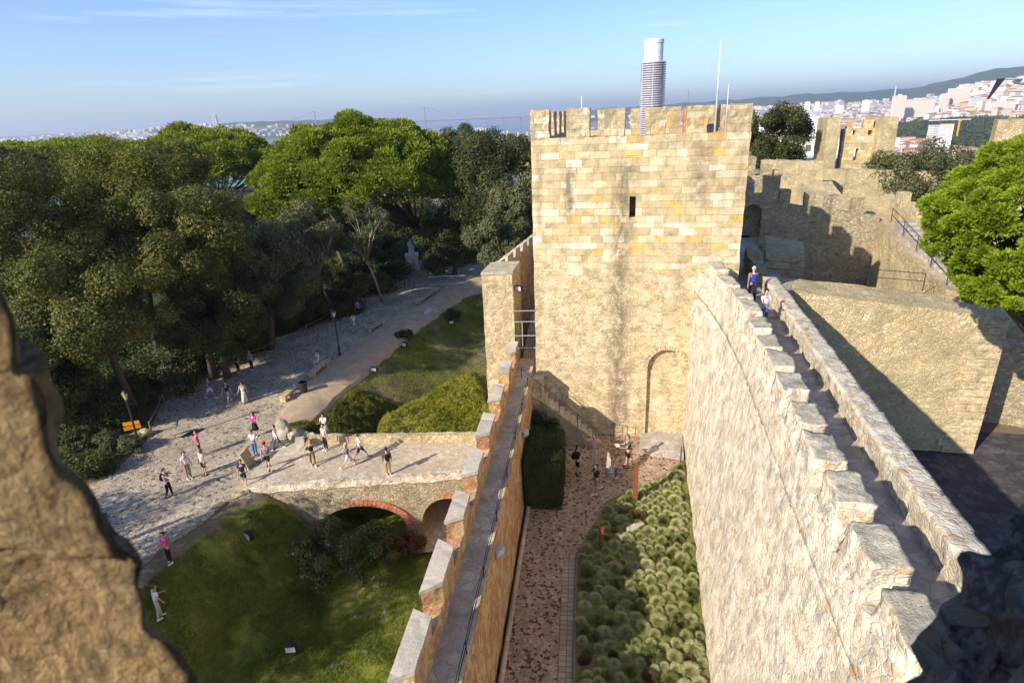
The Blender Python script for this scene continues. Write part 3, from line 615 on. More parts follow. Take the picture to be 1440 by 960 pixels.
# inner shadowed wall with door arch
iw=thing('gate_wall',C(8,48.5,-18),'dark shaded wall with an arched doorway and stepped battlements behind the tower','castle wall')
body=MB(); body.cbox(4.8,9.7,48,49.2,-18,-4.9,(12,4,24),amp=.05,freq=1.5,amp2=.03)
da=[C(7.35,47.4,-9.4),C(7.35,47.4,-7.6)]+[C(8.0-.65*math.cos(math.pi*i/8),47.4,-7.6+.65*math.sin(math.pi*i/8)) for i in range(1,8)]+[C(8.65,47.4,-7.6),C(8.65,47.4,-9.4)]
place_mesh('wall',boolean(body,[prism_cutter(da,0,0,dS*1.4)],[M['rubble']]),iw)
for t0,t1,z1 in ((5.0,6.3,-3.9),(6.9,7.9,-3.6),(8.3,9.0,-4.2),(9.2,9.75,-4.6)):
    mm=MB(); mm.cbox(t0,t1,48.02,48.7,-4.95,z1,(4,3,4),amp=.06,freq=2); mm.build('merlon',M['rubble'],iw)
# back wall with merlons, half in the tower's shadow
bw=thing('inner_battlement',C(13.5,48,-18),'battlemented courtyard wall half in the shadow of the tower','castle wall')
m=MB(); m.hexa([C(9.7,48,-18),C(16.6,48,-18),C(16.6,48.9,-18),C(9.7,48.9,-18),C(9.7,48,-6.9),C(16.6,48,-7.9),C(16.6,48.9,-7.9),C(9.7,48.9,-6.9)],(24,4,30),amp=.07,freq=1.4,amp2=.03); m.build('wall',M['rubble'],bw)
for t0,t1 in ((9.75,10.5),(11.5,12.2),(12.9,13.75),(14.7,15.5)):
    zb=-6.9-(t0-9.7)*.14; mm=MB(); mm.cbox(t0,t1,48.05,48.75,zb-.15,zb+.95,(4,4,5),amp=.07,freq=2.2,amp2=.03); mm.build('merlon',M['rubble'],bw)
# east wall coming towards the camera with a stair along it
ew=thing('stair_wall',C(17.3,43,-18),'sunlit stone wall stepping down towards the cross wall with a stair on top','castle wall')
m=MB(); m.hexa([C(16.5,36.3,-18),C(18.6,36.3,-18),C(18.6,52,-18),C(16.5,52,-18),C(16.5,36.3,-10.0),C(18.6,36.3,-10.2),C(18.6,52,-7.8),C(16.5,52,-7.7)],(6,40,20),amp=.07,freq=1.4,amp2=.03); m.build('wall',M['platform'],ew)
mm=MB()
for k in range(12):
    s0=37+k*.75; mm.cbox(16.9,18.0,s0,s0+.75,-10.4,-9.75+k*.17,(2,2,1),amp=.01)
mm.build('steps',M['walkflag'],ew)
m=MB(); m.hexa([C(18.0,36.3,-10.4),C(18.65,36.3,-10.4),C(18.65,52,-8.2),C(18.0,52,-8.2),C(18.0,36.3,-9.0),C(18.65,36.3,-9.0),C(18.65,52,-6.9),C(18.0,52,-6.9)],(3,30,4),amp=.07,freq=1.6,amp2=.03); m.build('parapet',M['platform'],ew)
for s0 in (38.3,40.7,43.2,45.8,48.5):
    zb=-9.0+(s0-36.3)*.134; mm=MB(); mm.cbox(18.02,18.62,s0,s0+1.25,zb-.1,zb+.95,(4,5,5),amp=.08,freq=2.2,amp2=.03); mm.build('merlon',M['platform'],ew)
rail('stair_railing',[C(16.75,s_,-9.9+(s_-37)*.2) for s_ in (35.0,37,39.3,41.6,44,46.3)],.95,'sloping iron handrail beside the stair on the sunlit wall',M['iron'])
# walls farther back
m=MB(); m.hexa([C(9.9,60,-18),C(17.0,60,-18),C(17.0,61,-18),C(9.9,61,-18),C(10.4,60,-4.8),C(15.4,60,-5.0),C(15.4,61,-5.0),C(10.4,61,-4.8)],(20,2,20),amp=.10,freq=1.2,amp2=.03); own('rear_wall',C(13,60.5,-18),m,[M['platform']],'sunlit plain wall seen above the shadowed battlements','castle wall')
m=MB(); m.hexa([C(14.5,64,-18),C(30,64,-18),C(30,65,-18),C(14.5,65,-18),C(15.0,64,-6.0),C(30,64,-6.6),C(30,65,-6.6),C(15.0,65,-6.0)],(30,2,20),amp=.10,freq=1.2,amp2=.03); own('rear_wall',C(22,64.5,-18),m,[M['platform']],'long sunlit wall below the ruined tower','castle wall')
m=MB(); m.hexa([C(13.3,52,-18),C(16.6,52,-18),C(16.6,60,-18),C(13.3,60,-18),C(13.5,52,-8.4),C(16.4,52,-8.6),C(16.4,60,-6.8),C(13.5,60,-6.6)],(8,12,12),amp=.12,freq=1.2,amp2=.04); own('stair_ramp',C(15,56,-18),m,[M['platform']],'pale stone ramp leading back between the inner walls','ramp')
# ruined tower in the background
rt=thing('ruined_tower',C(19,72,-18),'roofless ruined tower with a window opening and two tall side piers','tower')
s_=70
def RT(px,py,s=s_): q=onS(px,py,s); a,b=ts(q); return a,q.z
body=MB(); t0,z1=RT(1192,182); t1,_=RT(1240,182); body.cbox(t0,t1,s_+1.2,s_+2.2,-14,z1,(14,3,14),amp=.07,freq=1.3)
wt0,wz0=RT(1199,226,s_+1.2); wt1,wz1=RT(1208,209,s_+1.2); cc=[prism_cutter([C(wt0,s_+.2,wz0),C(wt1,s_+.2,wz0),C(wt1,s_+.2,wz1),C(wt0,s_+.2,wz1)],0,0,dS*3)]
for a in (1197,1220):
    x0,y0=RT(a,190,s_+1.2); x1,y1=RT(a+7,183,s_+1.2); cc.append(prism_cutter([C(x0,s_+.2,y0),C(x1,s_+.2,y0),C(x1,s_+.2,y1),C(x0,s_+.2,y1)],0,0,dS*3))
place_mesh('back_wall',boolean(body,cc,[M['ashlar']]),rt)
for px0,px1,py,s1 in ((1165,1183,166,4.0),(1239,1265,166,4.5)):
    a,z=RT(px0,py); b,_=RT(px1,py); mm=MB(); mm.cbox(a,b,s_,s_+s1,-14,z,(6,6,16),amp=.08,freq=1.3); mm.build('pier',M['platform'],rt)
for px0,px1 in ((1193,1205),(1216,1230)):
    a,z=RT(px0,169,s_+1.2); b,_=RT(px1,169,s_+1.2); mm=MB(); mm.cbox(a,b,s_+1.25,s_+2.0,z1-.2,z,(3,3,4),amp=.05,freq=2); mm.build('merlon',M['ashlar'],rt)
m=MB(); a,z=RT(1398,170,45); m.hexa([C(20.9,45,-18),C(27,45,-18),C(27,47.5,-18),C(21.6,47.5,-18),C(21.3,45,z),C(27,45,z),C(27,47.5,z),C(22.2,47.5,z)],(12,12,20),amp=.06,freq=1.3,amp2=.03); own('stone_tower',C(24,48,-18),m,[M['platform']],'plain pale stone tower cut off by the right edge behind the bright pine','tower')
# wall in shade right of the cross wall
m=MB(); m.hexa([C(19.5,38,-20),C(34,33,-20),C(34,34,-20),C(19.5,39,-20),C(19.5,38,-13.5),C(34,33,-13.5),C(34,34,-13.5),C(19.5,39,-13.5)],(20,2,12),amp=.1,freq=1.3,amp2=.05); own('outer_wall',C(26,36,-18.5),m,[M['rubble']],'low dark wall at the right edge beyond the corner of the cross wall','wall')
# ================================================================== LEFT WALKWAY WALL
def L(a,y,z): return Vector((lwx(y)+a,y,z))
lw=thing('barbican_wall',L(.3,20,-18.5),'narrow ochre wall walk with sloping grey capped merlons in the middle of the picture','castle wall')
Y0,Y1=4.0,33.0
m=MB(); m.hexa([L(-.75,Y0,-23),L(1.30,Y0,-23),L(1.25,Y1-2.2,-23),L(-.75,Y1,-23),L(-.55,Y0,-13.5),L(.86,Y0,-13.5),L(.86,Y1-2.2,-13.5),L(-.55,Y1,-13.5)],(6,90,26),amp=.05,freq=1.4,amp2=.025,freq2=6); m.build('wall',M['orange'],lw,frame=math.radians(7.8))
m=MB(); m.hexa([L(-.1,Y0,-13.6),L(.84,Y0,-13.6),L(.84,Y1,-13.6),L(-.1,Y1,-13.6),L(-.1,Y0,-13.44),L(.84,Y0,-13.44),L(.84,Y1,-13.44),L(-.1,Y1,-13.44)],(2,40,1),amp=.02); m.build('walkway',M['flag'],lw)
m=MB(); m.hexa([L(-.55,Y0,-13.6),L(-.02,Y0,-13.6),L(-.02,Y1,-13.6),L(-.55,Y1,-13.6),L(-.53,Y0,-12.85),L(-.06,Y0,-12.85),L(-.06,Y1,-12.85),L(-.53,Y1,-12.85)],(4,90,5),amp=.05,freq=1.8,amp2=.03,freq2=7); m.build('parapet',M['orange'],lw,frame=math.radians(7.8))
for y0,y1,i0,i1 in ((7.6,9.7,7.9,9.4),(10.5,12.62,10.65,12.25),(13.25,15.42,13.55,14.95),(16.3,17.98,16.5,17.6),(18.95,20.85,19.1,20.4),(21.75,23.8,21.95,23.4),(25.0,26.8,25.15,26.5),(28.1,29.7,28.2,29.5),(30.9,32.4,31.0,32.2)):
    mm=MB(); mm.hexa([L(-.56,y0,-12.9),L(-.05,i0,-12.9),L(-.05,i1,-12.9),L(-.56,y1,-12.9),L(-.56,y0,-12.22),L(-.05,i0,-12.22),L(-.05,i1,-12.22),L(-.56,y1,-12.22)],(4,10,5),amp=.03,freq=2,amp2=.02,freq2=8); mo=mm.build('merlon',M['orange'],lw,frame=math.radians(7.8))
    mm=MB(); mm.hexa([L(-.60,y0-.03,-12.28),L(-.01,i0-.03,-12.24),L(-.01,i1+.03,-12.24),L(-.60,y1+.03,-12.28),L(-.60,y0-.03,-12.16),L(-.01,i0-.03,-12.08),L(-.01,i1+.03,-12.08),L(-.60,y1+.03,-12.16)],(4,10,1),amp=.012,freq=3,amp2=.008,freq2=12); co=mm.build('cap',M['grey_cap'],None); 
    org=ORI[mo.name]; co.data.transform(Matrix.Translation(-org)); co.parent=mo
m=MB(); m.tube([L(1.22,y,-17.22) for y in (4,12,20,29)],.09,6); m.build('base_curb',M['flag'],lw)
rail('walk_railing',[L(.80,y,-13.46) for y in (9.5,12.3,15.1,17.9,20.7,23.5,26.3,29.2)],.5,'thin dark railing along the courtyard side of the narrow wall walk',M['iron'],r=.013,post=.018,n_rails=2)
# gate pillar and wall running on behind it
gp_=thing('gate_pillar',C(-7.6,33,-18.5),'pale ashlar pillar end of the wall at the head of the narrow wall walk','wall')
p0=onY(677,385,33); p1=onY(720,385,33)
m=MB(); m.hexa([(p0.x-.05,33,-22),(p1.x+.05,33,-22),(p1.x+.6,35.6,-22),(p0.x+.5,35.6,-22),(p0.x,33,-8.3),(p1.x,33,-8.3),(p1.x+.5,35.4,-8.3),(p0.x+.5,35.4,-8.3)],(8,8,44),amp=.04,freq=1.5,amp2=.02,freq2=7); m.build('wall',M['ashlar'],gp_)
m=MB(); m.hexa([(p0.x-.05,32.95,-8.32),(p1.x+.05,32.95,-8.32),(p1.x+.5,35.4,-8.32),(p0.x+.45,35.4,-8.32),(p0.x-.03,32.97,-8.18),(p1.x+.03,32.97,-8.18),(p1.x+.5,35.4,-8.18),(p0.x+.5,35.4,-8.18)],(4,4,1),amp=.02); m.build('cap',M['cap'],gp_)
a0=onY(690,378,35.4); gw=thing('garden_wall',(0.5,40,-18.5),'orange brown wall with jagged slab coping behind the ashlar gate pillar','wall')
A=Vector((a0.x,35.3,0)); B=Vector((3.4,50,0)); D=(B-A).normalized(); Nn=Vector((D.y,-D.x,0))
def GW(s,o_,z): p=A+D*s+Nn*o_; return Vector((p.x,p.y,z))
m=MB(); m.hexa([GW(0,0,-21),GW(0,.45,-21),GW(15,.45,-21),GW(15,0,-21),GW(0,0,-8.75),GW(0,.45,-8.75),GW(15,.45,-8.75),GW(15,0,-8.75)],(3,50,30),amp=.06,freq=1.4,amp2=.04,freq2=6); m.build('wall',M['orange'],gw)
for k in range(8):
    s0=.1+k*1.75; mm=MB(); mm.hexa([GW(s0,-.06,-8.8),GW(s0,.5,-8.8),GW(s0+1.35,.5,-8.8),GW(s0+1.35,-.06,-8.8),GW(s0,-.06,-8.45),GW(s0+.1,.5,-8.2),GW(s0+1.25,.5,-8.2),GW(s0+1.35,-.06,-8.45)],(3,5,2),amp=.04,freq=2); mm.build('coping_slab',M['cap'],gw)
gf=MB(); gf.hexa([(.25,30.8,-19),(1.6,30.6,-19),(4.2,46,-19),(1.9,46,-19),(.25,30.8,-13.75),(1.6,30.6,-13.75),(4.2,46,-13.75),(1.9,46,-13.75)],(3,8,3)); own('passage_floor',(1.5,38,-19),gf,[M['flag']],'shaded passage floor behind the white gate','passage')
m=MB(); m.box((.75,32.2,-13.75),(1.1,.35,.22),rz=-.1,n=(6,2,1),amp=.02); own('doorstep',(.75,32.2,-13.75),m,[M['flag']],'grey stone doorstep under the white gate','step')
g=thing('metal_gate',(.75,33.0,-13.7),'pale grey barred gate closing the passage beside the tower','gate')
m=MB()
for k in range(9):
    x=.22+k*.14; m.tube([(x,33.0,-13.6),(x,33.0,-11.0)],.012,5)
m.build('bars',M['iron'],g)
for z in (-10.5,-11.15,-12.0,-12.75):
    m=MB(); m.tube([(.12,32.95,z),(1.5,32.85,z)],.03,6); m.build('crossbar',M['steel'],g)
m=MB(); m.tube([(.62,32.93,-11.15),(.62,32.93,-12.75)],.03,6); m.build('upright',M['steel'],g)
def floodlight(p,rz,label,s=1.0,group=None,mat=None):
    p=Vector(p); t=thing('floodlight',p,label,'floodlight',group)
    m=MB(); m.box(p+Vector((0,0,.10*s)),(.34*s,.16*s,.24*s),rz,n=(1,1,1)); m.build('housing',mat or M['black'],t)
    m=MB(); q=Vector((math.sin(-rz)*-.085*s,-math.cos(rz)*.085*s,.13*s)); m.box(p+q,(.28*s,.02*s,.18*s),rz); m.build('lens',M['lamp_clear'],t)
    m=MB(); m.tube([p,p+Vector((0,0,.12*s))],.02*s,6); m.build('bracket',M['iron'],t); return t
floodlight(onY(730,412,33.4),-.6,'dark floodlight fixed to the wall above the white gate',1.3)
floodlight(L(.98,16.9,-14.2),.8,'white faced floodlight on the courtyard side of the narrow wall walk',1.2,mat=M['steel'])
floodlight(L(1.0,25.4,-14.4),.8,'small pale floodlight by the clipped shrub below the wall walk',1.1,mat=M['steel'])
# stair from the walk down along the tower foot
st=thing('stone_stair',C(-4,30.2,-17.3),'flight of worn stone steps descending along the foot of the tower','stair')
NS=13; ta,tb=-6.1,-2.05
m=MB()
for k in range(NS):
    t0=ta+(tb-ta)*k/NS; t1=ta+(tb-ta)*(k+1)/NS; z=-13.75-(3.4*(k+1)/NS); m.cbox(t0,t1,29.75,30.72,-18,z,(2,3,1),amp=.012,freq=3)
m.build('steps',M['flag'],st)
m=MB(); m.hexa([C(ta-.3,29.45,-18),C(tb+.3,29.45,-18),C(tb+.3,29.74,-18),C(ta-.3,29.74,-18),C(ta-.3,29.45,-13.75),C(tb+.3,29.45,-17.1),C(tb+.3,29.74,-17.1),C(ta-.3,29.74,-13.75)],(26,2,8),amp=.04,freq=2,amp2=.02); m.build('side_wall',M['platform'],st)
m=MB(); m.cbox(ta-1.2,ta,29.46,31.6,-18,-13.66,(4,6,6),amp=.02); m.build('landing',M['flag'],st)
rail('stair_handrail',[C(ta+(tb-ta)*k/4,29.5,-13.7-3.4*k/4) for k in range(5)],.85,'thin black handrail following the stone steps at the tower foot',M['iron'],r=.014,post=.018,n_rails=1)
rail('stair_handrail',[C(tb+.9+k*.75,30.3,-17.3) for k in range(2)],.95,'short black handrail at the foot of the tower beyond the steps',M['iron'],r=.014,post=.018)
# paved ramp at the arch
m=MB(); m.hexa([C(.2,29.0,-17.33),C(2.55,28.6,-17.33),C(2.6,30.9,-17.33),C(.4,31.0,-17.33),C(.2,29.0,-17.27),C(2.55,28.6,-17.15),C(2.6,30.9,-17.0),C(.4,31.0,-17.1)],(6,6,1),amp=.02); own('threshold_ramp',C(1.5,30,-17.3),m,[M['walkflag']],'pale worn paving ramp in front of the blocked arch','ramp')
# ================================================================== BRIDGE
br=thing('stone_bridge',(-8,28.5,-22.4),'low stone bridge on two brick arches crossing the grassy moat','bridge')
bx0,bx1=-14.6,-2.0; yr=32.1
def bxf(x): return 28.41+.051*(x+8)
body=MB(); body.hexa([(bx0,bxf(bx0)+.0,-23),(bx1+1.4,bxf(bx1),-23),(bx1+1.9,yr+.1,-23),(bx0,yr+1.1,-23),(bx0,bxf(bx0),-18.44),(bx1+1.4,bxf(bx1),-18.44),(bx1+1.9,yr+.1,-18.44),(bx0,yr+1.1,-18.44)],(40,12,16),amp=.04,freq=1.5,amp2=.02)
def arch_pts(cx,hw,zs,rise,y,n=16,zb=-23.5):
    return [Vector((cx-hw,y,zb))]+[Vector((cx-hw*math.cos(math.pi*i/n),y,zs+rise*math.sin(math.pi*i/n))) for i in range(n+1)]+[Vector((cx+hw,y,zb))]
ARCH=[(-8.8,2.45,-21.35,1.45),(-4.05,1.42,-21.3,1.5)]
cuts=[prism_cutter(arch_pts(cx,hw,zs,ri,22.5),0,0,(0,14,0)) for cx,hw,zs,ri in ARCH]
me=boolean(body,cuts,[M['rubble']]); place_mesh('wall',me,br)
for cx,hw,zs,ri in ARCH:
    mm=MB(); n=34
    for i in range(n):
        a0=math.pi*(i+.06)/n; a1=math.pi*(i+.94)/n; y=bxf(cx)-.07
        q=lambda e,a,yy:Vector((cx-(hw+e)*math.cos(a),yy,zs+(ri+e)*math.sin(a)))
        mm.hexa([q(0,a0,y),q(0,a1,y),q(0,a1,y+.5),q(0,a0,y+.5),q(.40,a0,y),q(.40,a1,y),q(.40,a1,y+.5),q(.40,a0,y+.5)])
    mm.build('brick_arch',M['brick'],br)
m=MB(); m.hexa([(bx0-.8,bxf(bx0)+.05,-18.45),(bx1+1.3,bxf(bx1)+.05,-18.45),(bx1+1.8,yr+.1,-18.45),(bx0+.2,yr+1.0,-18.45),(bx0-.8,bxf(bx0)+.05,-18.40),(bx1+1.3,bxf(bx1)+.05,-18.40),(bx1+1.8,yr+.1,-18.40),(bx0+.2,yr+1.0,-18.40)],(30,10,1),amp=.015,freq=1.5); m.build('deck',M['bridge_deck'],br)
m=MB(); m.hexa([(bx0+.2,bxf(bx0)-.06,-18.6),(bx1+1.3,bxf(bx1)-.06,-18.6),(bx1+1.3,bxf(bx1)+.45,-18.6),(bx0+.2,bxf(bx0)+.45,-18.6),(bx0+.2,bxf(bx0)-.03,-18.24),(bx1+1.3,bxf(bx1)-.03,-18.24),(bx1+1.3,bxf(bx1)+.40,-18.27),(bx0+.2,bxf(bx0)+.40,-18.27)],(60,4,3),amp=.07,freq=1.8,amp2=.03,freq2=7); m.build('kerb',M['plaster_wall'],br)
m=MB(); m.hexa([(-12.6,yr+.75,-18.7),(bx1+1.9,yr-.15,-18.7),(bx1+1.9,yr+.25,-18.7),(-12.6,yr+1.15,-18.7),(-12.6,yr+.75,-17.98),(bx1+1.9,yr-.15,-17.85),(bx1+1.9,yr+.25,-17.85),(-12.6,yr+1.15,-17.98)],(60,4,4),amp=.06,freq=1.8,amp2=.04,freq2=7); m.build('parapet',M['platform'],br)
# retaining edge left of the bridge
m=MB(); q=[P2(352,694)]+FRONT[1:]
for a_,b_ in zip(q,q[1:]):
    a_=Vector((*a_,0)); b_=Vector((*b_,0)); d=(b_-a_).normalized(); nn=Vector((d.y,-d.x,0))*-.16
    if nn.y>0: nn=-nn
    m.hexa([a_+Vector((0,0,-19.3)),b_+Vector((0,0,-19.3)),b_-nn*2+Vector((0,0,-19.3)),a_-nn*2+Vector((0,0,-19.3)),a_+Vector((0,0,-18.4)),b_+Vector((0,0,-18.4)),b_-nn*2+Vector((0,0,-18.4)),a_-nn*2+Vector((0,0,-18.4))],(12,2,4),amp=.07,freq=1.6,amp2=.03)
own('edge_kerb',(-15,25,-18.6),m,[M['rubble']],'rough stone kerb along the lawn side of the cobbled esplanade','kerb')
# ================================================================== FOREGROUND EMBRASURE
fs=thing('embrasure_jamb',(-.62,.45,-1.6),'large rough brown stone jamb out of focus at the left edge','wall')
def jamb(z0,z1,x0,y0,w_,d_,mat,sd,name='stone_block',amp=.05):
    xn=x0*(y0-d_)/y0+.004; mm=MB(); mm.hexa([(xn-w_,y0-d_,z0),(xn,y0-d_,z0),(x0-.06,y0,z0),(x0-w_,y0,z0),(xn-w_,y0-d_,z1),(xn,y0-d_,z1),(x0-.06,y0,z1),(x0-w_,y0,z1)],(30,40,40),amp=amp,freq=5.5+sd,amp2=.012,freq2=26); return mm.build(name,mat,fs,smooth=True)
R0=onY(30,430,.62); 
jamb(-.172,.50,-.528,.63,.45,.16,M['dark_rock'],.3,amp=.03)
jamb(-.375,-.180,-.510,.63,.45,.16,M['dark_rock'],.9,amp=.035)
jamb(-.80,-.382,-.488,.63,.5,.16,M['dark_rock'],1.4,amp=.03)
mm=MB(); mm.hexa([(-.85,-.95,-1.3),(-.32,-.95,-1.3),(-.32,-.26,-1.3),(-.85,-.26,-1.3),(-.85,-.95,.7),(-.32,-.95,.7),(-.32,-.26,.7),(-.85,-.26,.7)],(8,10,20),amp=.04,freq=4); own('shade_blocker',(-.6,-.6,-1.3),mm,[M['dark_rock']],'unseen stone block added behind the viewpoint to shade the right foreground stone','stone pier',smooth=True)  # added block behind the camera, there only to shade the right-hand stone
fr=thing('embrasure_stone',(.62,.5,-1.4),'dark rough stone out of focus in the lower right corner','stone')
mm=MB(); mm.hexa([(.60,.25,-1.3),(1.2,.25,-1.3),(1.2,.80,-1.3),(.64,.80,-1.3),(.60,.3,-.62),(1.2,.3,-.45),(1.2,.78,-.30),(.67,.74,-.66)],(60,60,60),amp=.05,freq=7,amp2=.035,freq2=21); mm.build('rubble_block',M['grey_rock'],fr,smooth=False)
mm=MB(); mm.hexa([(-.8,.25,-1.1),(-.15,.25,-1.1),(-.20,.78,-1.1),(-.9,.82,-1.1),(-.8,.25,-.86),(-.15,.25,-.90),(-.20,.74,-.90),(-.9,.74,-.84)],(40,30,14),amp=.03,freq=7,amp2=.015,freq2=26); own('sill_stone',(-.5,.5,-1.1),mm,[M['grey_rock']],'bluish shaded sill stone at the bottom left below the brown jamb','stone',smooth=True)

# ================================================================== VEGETATION
def leaf_mesh(name,P,S,Nrm,mat,el=1.0,extra=None):
    """one diamond-shaped leaf face per point"""
    n=len(P); a=rng.normal(size=(n,3)); Nrm=Nrm/np.linalg.norm(Nrm,axis=1,keepdims=True)
    u=np.cross(Nrm,a); u/=np.linalg.norm(u,axis=1,keepdims=True)+1e-9; v=np.cross(Nrm,u)
    S=np.asarray(S)[:,None]*np.ones((n,1)); V=np.stack([P-u*S*.5*el,P-v*S*.32,P+u*S*.5*el,P+v*S*.32],1).reshape(-1,3)
    return quad_mesh(name,V,mat)
def quad_mesh(name,V,mat):
    me=bpy.data.meshes.new(name); m=len(V); nq=m//4
    me.vertices.add(m); me.vertices.foreach_set('co',V.astype(np.float32).ravel())
    me.loops.add(m); me.loops.foreach_set('vertex_index',np.arange(m,dtype=np.int32)); me.polygons.add(nq)
    me.polygons.foreach_set('loop_start',np.arange(nq,dtype=np.int32)*4); me.polygons.foreach_set('loop_total',np.full(nq,4,dtype=np.int32))
    me.update(calc_edges=True); me.materials.append(mat); return me
def sph(n):
    d=rng.normal(size=(n,3)); return d/np.linalg.norm(d,axis=1,keepdims=True)
def cloud(lobes,n,size,spread=.5,up=.4,shell=.62):
    """points in a set of ellipsoid lobes (cx,cy,cz,rx,ry,rz), denser near each lobe's surface"""
    lobes=np.array(lobes,float); wgt=(lobes[:,3]*lobes[:,4]*lobes[:,5])**.66; wgt/=wgt.sum()
    k=rng.choice(len(lobes),n,p=wgt); d=sph(n); r=shell+(1-shell)*rng.random(n)**.7; r*=1+.10*rng.normal(size=n)
    P=lobes[k,:3]+d*lobes[k,3:6]*r[:,None]
    nr=d+rng.normal(size=(n,3))*spread; nr[:,2]+=up; S=size*(.65+.7*rng.random(n)); return P,S,nr
def clump_lobes(c,r,n,lr,flat=1.0,seed=0,low=-1.0,fill=.35):
    """sub-lobes scattered over an uneven ellipsoid"""
    g=np.random.default_rng(seed); d=g.normal(size=(n*3,3)); d/=np.linalg.norm(d,axis=1,keepdims=True); d=d[d[:,2]>low][:n]
    rr=np.where(g.random(len(d))<fill,.35+.45*g.random(len(d)),.80+.22*g.random(len(d)))[:,None]
    bump=1+.13*np.array([noise.noise(Vector(x)*1.7+Vector((seed,0,0))) for x in d])[:,None]*2
    P=np.array(c)+d*np.array(r)*rr*bump; L=lr*(.6+.8*g.random(len(d)))
    return np.column_stack([P,L,L,L*flat])
def attach(name,me,parent,**k):
    o=bpy.data.objects.new(name,me); COL.objects.link(o); o.parent=parent; return tag(o,**k)
def tree(name,label,cat,base,lobes,n,size,mat,trunk_r=.25,bark='bark',group=None,up=.4,limbs=5,lean=(0,0),seed=0,trunk_top=None,shell=.62,spread=.5,el=1.0,core=True):
    base=Vector(base); t=thing(name,base,label,cat,group); L=np.array(lobes); c=L[:,:3].mean(0); b=np.array(base)
    P,S,nr=cloud(L,n,size,up=up,shell=shell,spread=spread); P=P-b
    me=leaf_mesh('crown',P,S,nr,mat,el)
    o=attach('crown',me,t)
    m=MB(); top=Vector(c) if trunk_top is None else Vector(trunk_top); mid=base.lerp(top,.5)+Vector((lean[0],lean[1],0))
    m.tube([base,base.lerp(mid,.5),mid,mid.lerp(top,.5),top],[trunk_r*1.35,trunk_r,trunk_r*.85,trunk_r*.7,trunk_r*.4],8)
    g=random.Random(seed); idx=g.sample(range(len(L)),min(limbs,len(L)))
    for i in idx:
        e=Vector(L[i,:3]); s_=mid.lerp(top,g.random()*.8); q=s_.lerp(e,.5)+Vector((g.uniform(-.3,.3),g.uniform(-.3,.3),g.uniform(-.2,.5)))
        m.tube([s_,q,e],[trunk_r*.5,trunk_r*.33,trunk_r*.12],6)
    m.build('trunk',M[bark],t,smooth=True); return t
def px_r(px,py,Y,rp): # radius in metres of rp photo pixels at that place
    q=onY(px,py,Y); return rp/F_PX*q.dot(fwd)
# broad-leaved trees on the left: (px,py,Y,rx_px,rz_px,mat,n,label)
OAK=[
 (30,330,40,112,120,'oak','dark green broad tree filling the left edge behind the brown stone'),
 (165,290,47,100,85,'oak_yellow','broad tree with yellowish upper leaves at the top of the left wood'),
 (150,430,38,100,100,'oak','dark glossy tree over the signpost at the left of the cobbles'),
 (255,330,44,85,95,'oak','olive brown domed tree in the middle of the left wood'),
 (360,380,50,75,90,'oak_grey','grey green tree at the right end of the left wood'),
 (300,440,44,78,62,'dark','low dark tree overhanging the cobbled esplanade'),
 (60,520,35,70,75,'dark','low dark tree just right of the brown foreground stone'),
 (425,350,62,55,62,'oak_grey','loose grey green tree under the big umbrella pine'),
 (405,430,56,48,48,'dark','small dark tree beside the fence of the esplanade'),
 (230,235,70,60,30,'oak_yellow','yellow green treetop between the left wood and the second umbrella pine'),
 (15,235,75,45,28,'dark','dark treetop at the far left against the river'),
 (110,245,80,70,22,'oak_yellow','flat yellow green treetops behind the left wood')]
for i,(px,py,Y,rx,rz,mt,lb) in enumerate(OAK):
    c=onY(px,py,Y); r=px_r(px,py,Y,1); R=(rx*r*.9,rx*r*.85,rz*r*.86)
    lobes=clump_lobes(c,R,60,rx*r*.25,.85,seed=i*3+1,low=-.95)
    dens=1.0 if Y<60 else .6
    tree('broadleaf_tree',lb,'tree',(c.x,c.y,Z0-.1),lobes,int(62000*dens),.17 if Y<60 else .25,M[mt],.26,group='broad-leaved trees of the left wood',seed=i,limbs=9,lean=(.4*math.sin(i*2.1),.3))
# right-hand dark evergreens beside the tower
EV=[(690,262,72,62,72,'dark','tall dark evergreen immediately left of the tower'),
 (655,225,80,40,36,'oak_grey','grey green treetop between the big pine and the tower'),
 (735,300,64,42,48,'oak_grey','rounded grey green tree touching the left side of the tower'),
 (635,335,74,48,40,'dark','dark spreading evergreen behind the statue'),
 (705,335,60,42,36,'oak_grey','lower bushy evergreen at the end of the esplanade'),
 (735,222,90,26,18,'oak_yellow','yellow green treetop touching the tower edge')]
for i,(px,py,Y,rx,rz,mt,lb) in enumerate(EV):
    c=onY(px,py,Y); r=px_r(px,py,Y,1); lobes=clump_lobes(c,(rx*r,rx*r*.8,rz*r),44,rx*r*.28,1.0,seed=100+i,low=-.9)
    tree('evergreen_tree',lb,'tree',(c.x,c.y,Z0-.1),lobes,34000,.24,M[mt],.25,group='evergreen trees beside the tower',seed=i+50,limbs=8,lean=(.2,.2))
